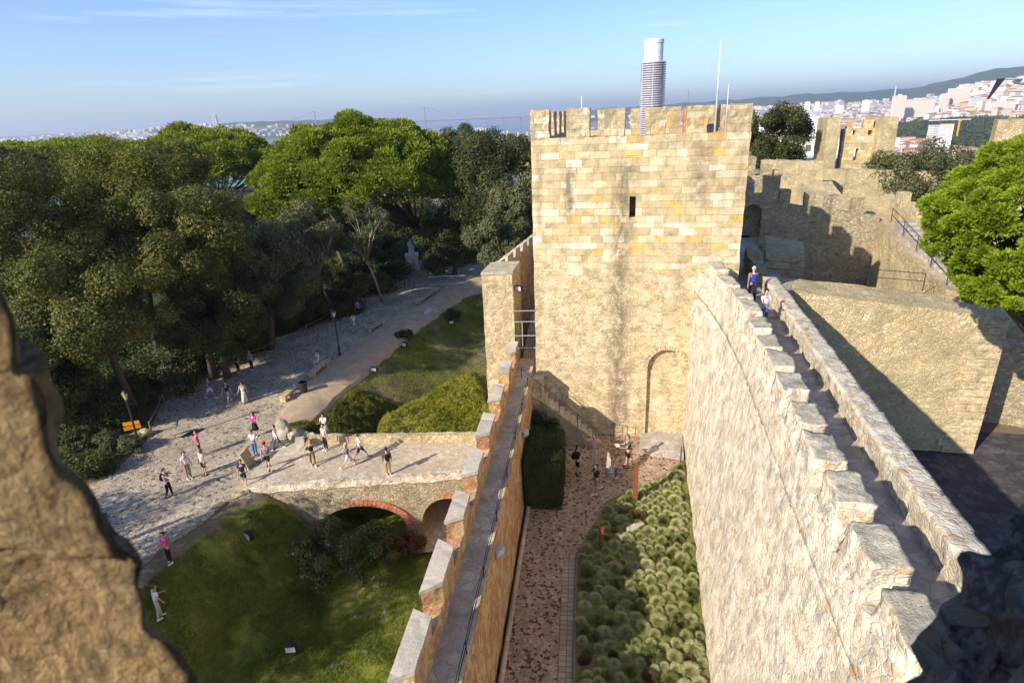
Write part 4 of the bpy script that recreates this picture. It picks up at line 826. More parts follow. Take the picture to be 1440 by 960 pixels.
# umbrella pines: a dome of tufts on spreading limbs
def umbrella(label,c,R,base,ntuft,tr,n,size,mat,seed,zlow=-.15,trunk_r=.4,name='umbrella_pine',group='umbrella pines'):
    g=np.random.default_rng(seed); d=g.normal(size=(ntuft*6,3)); d/=np.linalg.norm(d,axis=1,keepdims=True); d=d[d[:,2]>zlow][:ntuft]
    bump=np.array([1+.26*noise.noise(Vector(x)*2.3+Vector((seed,3,1))) for x in d])[:,None]
    inner=np.where(g.random(len(d))<.25,.78+.12*g.random(len(d)),.95+.05*g.random(len(d)))[:,None]
    P=np.array(c)+d*np.array(R)*bump*inner; L=tr*(.65+.7*g.random(len(d)))
    lob=np.column_stack([P,L,L,L*.72]); base=Vector(base)
    t=thing(name,base,label,'pine tree',group); k=g.integers(0,len(lob),n); dd=sph(n); dd[:,2]=np.abs(dd[:,2])*np.where(g.random(n)<.75,1,-.6)
    r=.62+.38*g.random(n)**.6; PP=lob[k,:3]+dd*lob[k,3:6]*r[:,None]-np.array(base)
    nr=np.cross(dd,sph(n)); S=size*(.6+.8*g.random(n))
    # needles: slim faces pointing outwards
    u=dd+.45*sph(n); u/=np.linalg.norm(u,axis=1,keepdims=True); v=np.cross(u,sph(n)); v/=np.linalg.norm(v,axis=1,keepdims=True)+1e-9
    S=S[:,None]; V=np.stack([PP-u*S*.5,PP-v*S*.22,PP+u*S*.5,PP+v*S*.22],1).reshape(-1,3)
    attach('crown',quad_mesh('crown',V,mat),t)
    m=MB(); fork=Vector((base.x*.75+c[0]*.25,base.y*.75+c[1]*.25,base.z+(c[2]-base.z)*.55)); m.tube([base,base.lerp(fork,.5)+Vector((.15,.1,0)),fork],[trunk_r*1.2,trunk_r,trunk_r*.85],10)
    for i in g.choice(len(lob),min(26,len(lob)),replace=False):
        e=Vector(lob[i,:3]); e=Vector(c).lerp(e,.9); q=fork.lerp(e,.5)-Vector((0,0,.1*R[2])); m.tube([fork,q,e],[trunk_r*.5,trunk_r*.28,trunk_r*.08],6)
    m.build('trunk',M['bark'],t,smooth=True); return t
r=px_r(505,250,75,1)
c=onY(512,268,75); umbrella('largest umbrella pine, a broad bright dome over the middle of the garden',c,(116*r,96*r,88*r),(at(612,352,Z0).x*.86,76,Z0),520,1.30,230000,.34,M['pine'],3,zlow=-.12,trunk_r=.5)
c=onY(418,285,70); umbrella('smaller low umbrella pine on the left shoulder of the largest pine',c,(52*r,45*r,52*r),(c.x+4,c.y+2,Z0),120,1.3,60000,.34,M['pine'],5,zlow=-.4,trunk_r=.25)
c=onY(289,236,108); r=px_r(289,236,108,1); umbrella('wide umbrella pine with a dark underside in front of the river',c,(98*r,80*r,46*r),(c.x+2,c.y,Z0),340,1.7,120000,.46,M['pine'],8,zlow=-.3,trunk_r=.4)
c=onY(110,228,125); r=px_r(110,228,125,1); umbrella('flat row of pine crown just under the river at the far left',c,(105*r,60*r,24*r),(c.x,c.y,Z0),180,2.0,56000,.5,M['pine'],11,zlow=-.3,trunk_r=.35)
c=onY(30,228,100); r=px_r(30,228,100,1); umbrella('small pine crown at the far left behind the dark treetop',c,(34*r,30*r,16*r),(c.x,c.y,Z0),80,1.6,22000,.45,M['pine'],12,zlow=-.3,trunk_r=.25)
# near pine at the right edge
c=onY(1462,318,24); t=umbrella('bright green pine crown close by at the right edge above the cross wall',c,(3.4,3.4,3.4),(c.x+3.9,c.y+.2,-18.4),360,.55,230000,.16,M['pine_near'],21,zlow=-1.0,trunk_r=.35,name='stone_pine',group=None)
# trees behind the castle on the right
for i,(px,py,Y,rx,rz,mt,lb,n) in enumerate([(1094,192,66,42,38,'dark','round dark green tree just behind the right corner of the tower',30000),
   (1300,252,58,58,40,'oak_grey','grey green bushy tree right of the ruined tower',34000),(1243,250,60,24,34,'oak_yellow','sparse yellowing tree beside the ruined tower wall',6000)]):
    c=onY(px,py,Y); r=px_r(px,py,Y,1); lobes=clump_lobes(c,(rx*r,rx*r*.8,rz*r),40,rx*r*.28,1.0,seed=200+i,low=-.9)
    tree('bushy_tree',lb,'tree',(c.x,c.y,Z0-.5),lobes,n,.20,M[mt],.2,seed=i+80,limbs=8)
# slender pale-barked tree in front of the pine
def bare(px,py,top,label,seed,Y=None,h=None):
    b=at(px,py,Z0); t=thing('slender_tree',b,label,'tree'); m=MB(); g=random.Random(seed); tp=onY(*top,b.y); 
    fork=b.lerp(tp,.52)+Vector((-.2,0,0)); m.tube([b,b.lerp(fork,.5)+Vector((.12,0,0)),fork],[.17,.13,.10],7); ends=[]
    for k in range(9):
        e=tp+Vector((g.uniform(-2.6,2.6),g.uniform(-1.5,1.5),g.uniform(-1.5,1.8))); q=fork.lerp(e,.5)+Vector((g.uniform(-.5,.5),g.uniform(-.4,.4),g.uniform(-.2,.5)))
        m.tube([fork,q,e],[.07,.045,.02],5); ends.append(e)
        for j in range(3):
            e2=q.lerp(e,g.random())+Vector((g.uniform(-1,1),g.uniform(-1,1),g.uniform(-.4,1))); m.tube([q,e2],[.03,.012],4); ends.append(e2)
    m.build('trunk',M['pale_bark'],t,smooth=True)
    lob=[(e.x,e.y,e.z,.55,.55,.45) for e in ends]; P,S,nr=cloud(lob,9000,.15,shell=.2); P=P-np.array(b); attach('crown',leaf_mesh('crown',P,S,nr,M['oak_grey']),t)
bare(538,425,(500,310),'slender tree with a pale crooked trunk beside the upper esplanade',2)
bare(470,452,(430,330),'thin leaning tree with sparse leaves left of the pale crooked trunk',5)
# shrubs and hedges
def shrub(label,c,R,mat,n,size,name='shrub',group=None,cat='shrub',nl=26,lr=.35,seed=0,z=None,low=-.4,square=0):
    b=Vector((c[0],c[1],z if z is not None else gz(c[0],c[1]))); t=thing(name,b,label,cat,group)
    cc=(c[0],c[1],b.z+R[2]*.75)
    if square:
        # box-clipped: sample on and just under the faces of a slightly rounded block
        k=rng.random((n,3))*2-1; ax=rng.integers(0,3,n); sg=np.where(rng.random(n)<.5,-1,1); k[np.arange(n),ax]=sg*(1-.10*rng.random(n)**2*2); k=k/(1+.05*(np.abs(k)**6).sum(1,keepdims=True))
        a=square[0]; x=k[:,0]*R[0]; y=k[:,1]*R[1]; X=x*math.cos(a)-y*math.sin(a); Y=x*math.sin(a)+y*math.cos(a)
        P=np.column_stack([X,Y,(k[:,2]+1)*R[2]]); P+=rng.normal(size=(n,3))*.035; nr=np.zeros((n,3)); nr[np.arange(n),ax]=sg; nr+=rng.normal(size=(n,3))*.6; S=size*(.6+.7*rng.random(n))
        attach('foliage',leaf_mesh('foliage',P,S,nr,mat),t)
        m=MB(); m.box(b,(R[0]*1.8,R[1]*1.8,R[2]*1.85),a,n=(4,4,4),amp=.05); m.build('branches',M['bark'],t)
    else:
        lob=clump_lobes(cc,R,nl,lr,.9,seed=seed,low=low,fill=.25); lob[:,2]=np.maximum(lob[:,2],b.z+.1); P,S,nr=cloud(lob,n,size,shell=.5); P[:,2]=np.maximum(P[:,2],b.z+.02); attach('foliage',leaf_mesh('foliage',P-np.array(b),S,nr,mat),t)
        m=MB(); 
        for j in range(6):
            e=Vector(lob[j*len(lob)//6][:3]); m.tube([b,b.lerp(e,.5)+Vector((.05,0,.05)),e],[.05,.03,.01],5)
        m.build('branches',M['bark'],t)
    return t
def at2(px,py): p=at(px,py,Z0); return (p.x,p.y)
shrub('rounded clipped shrub beside the orange signs',at2(166,602),(.85,.85,1.0),M['hedge_yellow'],5000,.11,seed=1,nl=20,lr=.4,group=None)
shrub('low round shrub at the foot of the orange signpost',at2(184,636),(.7,.7,.55),M['oak_grey'],3500,.11,seed=2,nl=16,lr=.3)
shrub('dark spiky shrub left of the clipped shrub, near the brown stone',at2(120,632),(.8,.8,.8),M['dark'],4000,.13,seed=3,nl=16,lr=.35)
shrub('dark leafy shrub between two others at the wood edge',at2(150,634),(.75,.75,.6),M['oak_grey'],3500,.13,seed=4,nl=16,lr=.3)
shrub('clipped round dark topiary left of the white statue',at2(553,392),(1.9,1.9,1.3),M['hedge_dark'],9000,.16,seed=5,nl=30,lr=.7)
shrub('bright yellow green bush right of the white statue',at2(612,372),(1.6,1.6,1.2),M['hedge_yellow'],6000,.2,seed=6,nl=20,lr=.6)
shrub('low evergreen bush at the back of the esplanade',at2(645,368),(3.4,1.5,1.1),M['oak_grey'],8000,.2,seed=7,nl=26,lr=.7)
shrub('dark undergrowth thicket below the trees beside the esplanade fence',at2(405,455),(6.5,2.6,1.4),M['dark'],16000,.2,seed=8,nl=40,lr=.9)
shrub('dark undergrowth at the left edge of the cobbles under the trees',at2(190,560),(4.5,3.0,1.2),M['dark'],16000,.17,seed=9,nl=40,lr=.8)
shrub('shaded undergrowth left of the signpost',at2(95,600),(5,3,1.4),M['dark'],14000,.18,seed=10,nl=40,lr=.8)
# hedge mass behind the bridge
def mound(name,label,poly,h,mat,n,size,zf=gz,cat='hedge'):
    xs=[p[0] for p in poly]; ys=[p[1] for p in poly]; X=rng.uniform(min(xs),max(xs),n*4); Y=rng.uniform(min(ys),max(ys),n*4)
    k=inside(poly,X,Y); X,Y=X[k][:n],Y[k][:n]; d=dist(poly,X,Y); g=ground_z(X,Y)
    bump=np.array([noise.noise(Vector((x*1.3,y*1.3,0)))*.45+noise.noise(Vector((x*4,y*4,5)))*.25 for x,y in zip(X,Y)])
    top=h*np.sqrt(np.clip(d/1.0,0,1))+bump*np.clip(d,0,1); Z=g+np.maximum(top*(1-.35*rng.random(len(X))**3),0.02)
    low=rng.random(len(X))<.25; Z=np.where(low&(d<.7),g+rng.random(len(X))*np.maximum(top,.1),Z)
    b=Vector((float(np.mean(X)),float(np.mean(Y)),float(g.mean()))); t=thing(name,b,label,cat)
    nr=rng.normal(size=(len(X),3))*.7; nr[:,2]+=.7; P=np.column_stack([X,Y,Z]); attach('foliage',leaf_mesh('foliage',P-np.array(b),size*(.6+.7*rng.random(len(X))),nr,mat),t)
    m=MB(); nb=14
    for j in range(nb):
        x,y=X[j*37],Y[j*37]; z=gz(x,y); m.tube([(x,y,z-.1),(x+.05,y,z+h*.5)],[.04,.015],4)
    m.build('branches',M['bark'],t); return t
hz=lambda px,py,z: P2(px,py,z)
mound('flowering_hedge','large yellow green hedge rising behind the bridge parapet',[hz(522,612,-19.5),hz(530,585,-19.5),hz(566,560,-19.6),hz(620,535,-19.8),hz(672,515,-20),(-.8,38),(-1.2,33.2)],1.5,M['hedge_yellow'],70000,.085)
mound('bank_shrubs','olive ground cover bushes on the bank left of the yellow hedge',[hz(385,612,-18.9),hz(440,596,-18.9),hz(470,566,-18.9),hz(500,548,-19.2),hz(560,556,-19.6),hz(530,580,-19.6),hz(520,612,-19.4)],.55,M['oak_yellow'],42000,.075,cat='shrubs')
# bush under the bridge arch
shrub('dark berry bush growing in front of the larger bridge arch',(-8.9,25.5),(2.5,1.7,1.9),M['dark'],22000,.11,seed=31,nl=46,lr=.5)
shrub('brown dried bush beside the middle pier of the bridge',(-6.3,27.0),(1.0,.8,.9),M['brown_leaf'],9000,.09,seed=32,nl=22,lr=.3)
# courtyard hedges
q=at(763,728,-17.3); shrub('tall box-clipped dark hedge standing on the cobbled courtyard',(1.35,25.3),(.92,1.75,1.35),M['hedge_dark'],34000,.075,z=-17.3,square=(-.14,),name='clipped_hedge',cat='hedge')
shrub('dark leafy shrub between the stair and the clipped hedge',(1.15,29.0),(1.05,1.0,1.25),M['hedge_dark'],16000,.085,z=-17.3,seed=41,nl=30,lr=.4)
shrub('pale green trailing plant at the foot of the stair shrub',(1.0,27.7),(.6,.35,.35),M['oak_grey'],3500,.08,z=-17.3,seed=42,nl=14,lr=.2)
m=MB(); m.hexa([(.5,27.2,-17.35),(2.35,27.5,-17.35),(2.35,27.75,-17.35),(.5,27.5,-17.35),(.5,27.2,-17.08),(2.35,27.5,-17.08),(2.35,27.75,-17.08),(.5,27.5,-17.08)],(12,2,2),amp=.05,freq=2); own('planter_kerb',(1.4,27.5,-17.3),m,[M['platform']],'pale stone kerb between the clipped hedge and the stair shrub','kerb')
# ornamental grass tufts: four blades meshes, one object per plant
def tuft_mesh(seed,mat):
    g=np.random.default_rng(seed); n=1100; d=g.normal(size=(n,3)); d/=np.linalg.norm(d,axis=1,keepdims=True); d[:,2]=np.abs(d[:,2])*.95-.08
    l=.30*(.88+.2*g.random(n))[:,None]; side=np.cross(d,g.normal(size=(n,3))); side/=np.linalg.norm(side,axis=1,keepdims=True)
    root=d*.05; mid=d*l*.6+np.array([0,0,.05]); tip=d*l*np.array([1,1,.78])+np.array([0,0,.03]); w_=.012
    V=np.stack([root+side*w_*.5,mid+side*w_,tip,mid-side*w_],1).reshape(-1,3); return quad_mesh('grass_tuft',V,mat)
TM=[tuft_mesh(i,M['tuft'] if i<4 else M['tuft_green'] if i<6 else M['brown_leaf']) for i in range(7)]
gpts=[]; gr=random.Random(5); tries=0
while len(gpts)<299 and tries<60000:
    tries+=1; y=gr.uniform(13.2,27.5); x=gr.uniform(1.5,8.8)
    if not inside(GARD,np.array([x]),np.array([y]))[0]: continue
    if dist(GARD,np.array([x]),np.array([y]))[0]<.22: continue
    tt,_=ts((x,y)); 
    if tt>2.42+.12*math.sin(y*1.7): continue
    if y>25.5 and gr.random()<.4: continue
    r_=gr.uniform(.19,.38)
    if any((x-a)**2+(y-b)**2<((r_+c_)*.76)**2 for a,b,c_ in gpts): continue
    gpts.append((x,y,r_))
def TL_(x,y,c_):
    t_,_=ts((x,y)); e=t_<-2.2+.0 or x<gardenL[0][0]+.14*(y-12.5)+.75
    a='along the cobbled path' if e else 'close to the foot of the rampart' if t_>1.35 else 'in mid bed'
    b='at the bottom edge' if y<15 else 'below its middle' if y<17 else 'below the short rust marker' if y<19 else 'level with the short rust marker' if y<21 else 'level with the stone tablet' if y<23 else 'near the tall rust post'
    return f'{c_} grass tuft {a}, {b}'
proto_label='silvery round grass tuft among many in the planted bed beneath the rampart'
for i,(x,y,r_) in enumerate(gpts):
    u_=gr.random(); k=gr.randrange(4) if u_<.80 else (4+gr.randrange(2) if u_<.985 else 6)
    o=bpy.data.objects.new('grass_tuft',TM[k]); o.location=(x,y,-17.24); s_=r_/.30; o.scale=(s_*gr.uniform(.88,1.12),s_*gr.uniform(.88,1.12),s_*gr.uniform(.7,1.25)); o.rotation_euler=(gr.uniform(-.12,.12),gr.uniform(-.12,.12),gr.uniform(0,6.28)); COL.objects.link(o)
    tag(o,(TL_(x,y,'silvery'),TL_(x,y,'greener'),TL_(x,y,'brown dried'))[0 if k<4 else 1 if k<6 else 2],'grass tuft',('silvery grass tufts in the garden bed','green grass tufts in the garden bed','dried tufts in the garden bed')[0 if k<4 else 1 if k<6 else 2])
# lawn and weeds as blades of real grass
def blades(name,poly,n,h,mat,zf,wd=.02,keep=None):
    xs=[p[0] for p in poly]; ys=[p[1] for p in poly]; X=rng.uniform(min(xs),max(xs),n*3); Y=rng.uniform(min(ys),max(ys),n*3); k=inside(poly,X,Y)
    if keep is not None: k&=keep(X,Y)
    X,Y=X[k][:n],Y[k][:n]; n=len(X); Z=zf(X,Y); den=np.array([noise.noise(Vector((x*.5,y*.5,2)))+.5*noise.noise(Vector((x*2,y*2,2))) for x,y in zip(X,Y)])
    k=den>-.28+.5*rng.random(n)-.25; X,Y,Z=X[k],Y[k],Z[k]; n=len(X); P=np.column_stack([X,Y,Z-.01]); d=rng.normal(size=(n,3))*.5; d[:,2]=1; d/=np.linalg.norm(d,axis=1,keepdims=True)
    H=h*(.5+rng.random(n))[:,None]; s=np.cross(d,rng.normal(size=(n,3))); s/=np.linalg.norm(s,axis=1,keepdims=True); V=np.stack([P-s*wd*.5,P+s*wd*.5,P+d*H+s*wd*.2,P+d*H-s*wd*.2],1).reshape(-1,3)
    me=quad_mesh(name,V,mat); o=bpy.data.objects.new(name,me); COL.objects.link(o); return o
LAWN=[(-20,13),(-3.6,9),(-3.0,14),(-1.6,24),(-1.2,27.8),(-13,27.8),(-17,23.5),(-19,19)]
tag(blades('lawn_grass',LAWN,330000,.10,M['grass'],ground_z,.022,keep=lambda X,Y:dist(ESP,X,Y)>.8),'short green lawn grass growing in the moat','grass',kind='stuff')
BANK=[P2(470,560,-19),P2(540,500,-18.8),P2(640,420,-18.6),P2(690,395,-18.6),(-.5,44),(-1.6,33.5),P2(560,560,-19.5)]
tag(blades('bank_grass',BANK,110000,.09,M['grass'],ground_z,.028),'patchy grass on the bank beside the dirt path','grass',kind='stuff')
tag(blades('bed_weeds',GARD,26000,.06,M['tuft_green'],lambda X,Y:X*0-17.24,.016,keep=lambda X,Y:np.array([noise.noise(Vector((x*.7,y*.7,9)))>.0 or ts((x,y))[0]>1.75 for x,y in zip(X,Y)])),'low green weeds between the grass tufts','weeds',kind='stuff')
# more of the wood behind and below the large trees
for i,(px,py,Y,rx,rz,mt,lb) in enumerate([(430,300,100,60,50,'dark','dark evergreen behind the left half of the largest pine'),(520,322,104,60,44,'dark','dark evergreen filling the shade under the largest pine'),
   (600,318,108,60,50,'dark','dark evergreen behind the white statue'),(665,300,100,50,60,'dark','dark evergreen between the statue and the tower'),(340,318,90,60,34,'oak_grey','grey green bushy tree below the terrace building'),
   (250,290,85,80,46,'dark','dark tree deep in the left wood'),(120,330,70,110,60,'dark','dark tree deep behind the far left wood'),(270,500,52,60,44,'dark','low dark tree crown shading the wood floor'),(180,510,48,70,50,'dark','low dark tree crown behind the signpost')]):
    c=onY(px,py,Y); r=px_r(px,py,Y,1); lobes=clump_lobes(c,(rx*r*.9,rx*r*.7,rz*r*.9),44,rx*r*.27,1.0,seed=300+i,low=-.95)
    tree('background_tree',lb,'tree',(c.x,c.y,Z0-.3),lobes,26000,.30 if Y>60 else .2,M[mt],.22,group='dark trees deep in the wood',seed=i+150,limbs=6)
# trees out of frame to the left whose shade falls across the lawn
for i,(x,y) in enumerate(((-30,8),(-26.5,11.5),(-35,14))):
    lobes=clump_lobes((x,y,-10.5),(4.6,4.6,3.6),40,1.3,.9,seed=400+i,low=-.9); tree('garden_tree',('broad garden tree outside the left edge, nearest the lawn','broad garden tree outside the left edge, closest to the castle','broad garden tree outside the left edge, nearest the cobbles')[i],'tree',(x,y,Z0),lobes,9000,.26,M['oak'],.24,group='garden trees left of the view',seed=i+170,limbs=6)

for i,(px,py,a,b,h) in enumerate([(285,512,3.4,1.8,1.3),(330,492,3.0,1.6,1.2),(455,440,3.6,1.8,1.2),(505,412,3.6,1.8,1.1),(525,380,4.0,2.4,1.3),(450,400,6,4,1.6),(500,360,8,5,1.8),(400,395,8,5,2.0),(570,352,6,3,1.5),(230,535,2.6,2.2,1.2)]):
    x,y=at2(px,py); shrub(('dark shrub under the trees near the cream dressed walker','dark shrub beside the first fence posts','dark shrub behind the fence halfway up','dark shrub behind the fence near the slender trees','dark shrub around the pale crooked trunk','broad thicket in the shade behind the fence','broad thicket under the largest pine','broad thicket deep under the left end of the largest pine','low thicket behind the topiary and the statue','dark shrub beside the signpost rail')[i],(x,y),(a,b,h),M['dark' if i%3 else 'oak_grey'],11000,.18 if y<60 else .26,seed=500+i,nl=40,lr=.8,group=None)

shrub('low dark ground cover at the corner of the cobbles by the brown stone',at2(105,668),(2.2,1.2,.6),M['dark'],9000,.13,seed=701,nl=30,lr=.5)
# ================================================================== CITY AND FAR THINGS
def facade(name,rampstops,wh=3.1,ww=2.9):
    n=N(name,.85,.2); oi=n.n('ObjectInfo'); at_=n.n('Attribute'); at_.attribute_name='tone'
    f=n.math('FRACT',n.math('ADD',oi.outputs['Random'],at_.outputs['Fac'])); base=n.ramp(f,rampstops,'CONSTANT')
    uv=n.n('SeparateXYZ',i0=n.uv()); u,v=uv.outputs[0],uv.outputs[1]
    a=n.math('FRACT',n.math('DIVIDE',u,ww)); b=n.math('FRACT',n.math('DIVIDE',v,wh))
    k=n.math('MULTIPLY',n.math('MULTIPLY',n.math('GREATER_THAN',a,.3),n.math('LESS_THAN',a,.7)),n.math('MULTIPLY',n.math('GREATER_THAN',b,.28),n.math('LESS_THAN',b,.78)))
    n.col(n.mix(k,base,(.10,.11,.13))); return n.m
M['facade']=facade('painted_facade',[(0,(.74,.72,.68)),(.28,(.66,.60,.50)),(.42,(.70,.56,.46)),(.52,(.78,.77,.75)),(.75,(.68,.58,.34)),(.82,(.60,.50,.44)),(.88,(.62,.62,.62)),(.95,(.72,.70,.64))])
rn=N('clay_roof_tiles',.9,.1); oi=rn.n('ObjectInfo'); at_=rn.n('Attribute'); at_.attribute_name='tone'
rn.col(rn.ramp(rn.math('FRACT',rn.math('ADD',rn.math('MULTIPLY',oi.outputs['Random'],7.3),at_.outputs['Fac'])),[(0,(.42,.17,.09)),(.35,(.36,.16,.10)),(.6,(.48,.24,.14)),(.78,(.30,.20,.16)),(.9,(.45,.43,.41))],'CONSTANT')); M['tiles']=rn.m
def building_mb(mb,c,w_,d_,h,rz,hip,rh):
    a,b=math.cos(rz),math.sin(rz); c=Vector(c)
    def p(x,y,z): return c+Vector((x*a-y*b,x*b+y*a,z))
    W,D=w_/2,d_/2; base=[p(-W,-D,-6),p(W,-D,-6),p(W,D,-6),p(-W,D,-6)]; top=[p(-W,-D,h),p(W,-D,h),p(W,D,h),p(-W,D,h)]
    mb.add(base+top,[[0,1,5,4],[1,2,6,5],[2,3,7,6],[3,0,4,7]],0)
    o_=.35; e=[p(-W-o_,-D-o_,h),p(W+o_,-D-o_,h),p(W+o_,D+o_,h),p(-W-o_,D+o_,h)]
    if hip: i=min(W,D)*.9; r0,r1=((p(-W+i,0,h+rh),p(W-i,0,h+rh)) if W>=D else (p(0,-D+i,h+rh),p(0,D-i,h+rh)))
    else: r0,r1=((p(-W-o_,0,h+rh),p(W+o_,0,h+rh)) if W>=D else (p(0,-D-o_,h+rh),p(0,D+o_,h+rh)))
    if rh<.5: mb.add(e+[q+Vector((0,0,.6)) for q in e],[[0,1,5,4],[1,2,6,5],[2,3,7,6],[3,0,4,7],[4,5,6,7]],1 if rh>.3 else 0)
    elif W>=D: mb.add(e+[r0,r1],[[0,1,5,4],[1,2,5],[2,3,4,5],[3,0,4],[3,2,1,0]],1)
    else: mb.add(e+[r0,r1],[[0,1,4],[1,2,5,4],[2,3,5],[3,0,4,5],[3,2,1,0]],1)
def hit(px,py,rmin=140,rmax=16000):
    r=ray(px,py); h=math.hypot(r.x,r.y); a=math.degrees(math.atan2(r.x,r.y)); rr=np.geomspace(rmin,rmax,900); z=town_z(rr,a); k=np.nonzero(rr*(r.z/h)<z)[0]
    if len(k)==0: return None
    R_=rr[k[0]]; return Vector((R_*r.x/h,R_*r.y/h,float(z[k[0]]))),R_,a
def blocked(R_,a,p):
    if float(town_z(R_,a))<-108: return True
    return False
BV=[]
gb=random.Random(11)
for i in range(16):
    mb=MB(); W=gb.uniform(11,24); D=gb.uniform(9,13); H=gb.uniform(8,17); building_mb(mb,(0,0,0),W,D,H,0,gb.random()<.5,RH:=gb.choice([2.2,2.8,3.2,.35]) ); me_=mb.mesh('town_house',[M['facade'],M['tiles']],recalc=True,frame=0); me_['flat']=1 if RH<1 else 0; BV.append((me_,H,W))
zones=[(1062,1300,150,236,150),(1120,1440,160,284,40),(642,745,172,214,60),(772,1030,153,187,40)]
made=0; stuff_pts=[]
def LBL(me,px,py):
    rf='flat roofed' if me.get('flat') else 'clay roofed'
    if px<750: w_='close behind the tree tops left of the tower' if py>195 else 'near the river left of the tower'
    elif px<1040: w_='seen through the tower battlements'
    elif px<1165: w_='between the tower and the ruined tower'
    elif py>200: w_='below the wooded park at the right'
    elif py>175: w_='beside the wooded park at the right'
    else: w_='behind the ruined tower near the skyline'
    return f'small pale {rf} house {w_}'
cand=[]
for x0,x1,y0,y1,nn in zones:
    for _ in range(nn*3):
        px=gb.uniform(x0,x1); py=gb.uniform(y0,y1); q=hit(px,py)
        if q is None: continue
        p,R_,a=q
        if R_<330 or R_>4200 or blocked(R_,a,p): continue
        if 1130<R_<2100 and 30<a<41.3: continue
        cand.append((R_,px,py,p,a))
cand.sort(key=lambda t:t[0]); used=[]
side=lambda px: 'left of the tower' if px<750 else 'seen through the tower battlements' if px<1040 else 'right of the tower'
for R_,px,py,p,a in cand:
    if made>=255: stuff_pts.append((p,R_)); continue
    if any((p.x-u.x)**2+(p.y-u.y)**2<17**2 for u in used): continue
    me,H,W=BV[gb.randrange(len(BV))]; o=bpy.data.objects.new('town_house',me); o.location=p; o.rotation_euler=(0,0,gb.choice([.2,.2,.35,1.7,1.9])+gb.uniform(-.15,.15)); s_=gb.uniform(.8,1.2); o.scale=(s_,s_,gb.uniform(.8,1.35)); COL.objects.link(o)
    g_='town houses '+('left of the tower' if px<750 else 'behind the battlements' if px<1040 else 'on the hills at the right')
    tag(o,LBL(me,px,py),'house',g_); used.append(p); made+=1
# the rest of the town: one mass
mb=MB(); tones=[]
def add_st(p,w_,d_,h,rz,rh): 
    n0=len(mb.v); building_mb(mb,p,w_,d_,h,rz,gb.random()<.5,rh); tones.extend([gb.random()]*(len(mb.v)-n0))
for p,R_ in stuff_pts: add_st(p,gb.uniform(10,24),gb.uniform(9,14),gb.uniform(7,16),gb.uniform(-.3,.5),gb.choice([2.4,3,.35,.2]))
for x0,x1,y0,y1,nn in [(1062,1440,148,175,1500),(1062,1440,165,215,900),(640,745,164,185,420),(772,1030,150,168,450),(1330,1440,118,160,260),(1150,1340,136,150,500)]:
    for _ in range(nn):
        q=hit(gb.uniform(x0,x1),gb.uniform(y0,y1),300)
        if q is None: continue
        p,R_,a=q
        if blocked(R_,a,p) or R_>6200 or (1130<R_<2100 and 30<a<41.3): continue
        k=1+R_/3000; add_st(p,gb.uniform(10,26)*k*.8,gb.uniform(9,14)*k*.8,gb.uniform(7,15)*(1+R_/6000)*(1 if gb.random()<.93 else 2.1),gb.uniform(-.4,.6),gb.choice([2.4,3,.35,.2]))
# far shore towns
for x0,x1,y0,y1,nn,hh in [(0,110,196,216,130,16),(130,215,184,200,120,12),(60,440,176,192,420,9),(215,300,176,184,60,14)]:
    for _ in range(nn):
        q=hit(gb.uniform(x0,x1),gb.uniform(y0,y1),4900)
        if q is None: continue
        p,R_,a=q
        if a>-8.5 or p.z<-112: continue
        add_st(p,gb.uniform(14,40),gb.uniform(12,20),gb.uniform(.6,1.6)*hh,gb.uniform(-.4,.6),gb.choice([2.4,.35,.2,.2]))
me=mb.mesh('distant_town',[M['facade'],M['tiles']],frame=0); at_=me.attributes.new('tone','FLOAT','POINT'); at_.data.foreach_set('value',tones)
o=bpy.data.objects.new('distant_town',me); COL.objects.link(o); tag(o,'hazy mass of far white and red roofed houses over the hills and shores','town',kind='stuff')
# landmark blocks: (px centre, py base, width px, height px, R, label, material index, roof)
def block(px,py,wpx,hpx,R_,label,mat,name='apartment_block',parts=True,tile=False):
    r=ray(px,py); h=math.hypot(r.x,r.y); p=Vector((r.x/h*R_,r.y/h*R_,r.z/h*R_)); dep=(R_*fwd.dot(r)/h)/F_PX; W=wpx*dep; H=hpx*dep; a=-math.atan2(r.x,r.y)
    t=thing(name,p,label,'building'); m=MB(); m.box(p-Vector((0,0,25)),(W,W*.6,H+25),a); m.build('wall',mat,t,frame=-a)
    m=MB(); m.box(p+Vector((0,0,H)),(W*1.02,W*.62,max(1.5,H*.05)),a); m.build('roof',M['tiles'] if tile else M['steel'],t)
    if parts:
        m=MB(); m.box(p+Vector((0,0,H*1.05)),(W*.3,W*.25,H*.10),a); m.build('roof_house',mat,t)
fac2=facade('white_facade',[(0,(.80,.79,.77))],3.3,3.4); fac3=facade('pink_facade',[(0,(.60,.52,.46))],3.3,3.0); fac4=facade('sand_facade',[(0,(.58,.53,.46))],3.3,3.6); fac5=facade('glass_facade',[(0,(.35,.45,.50))],3.0,2.4)
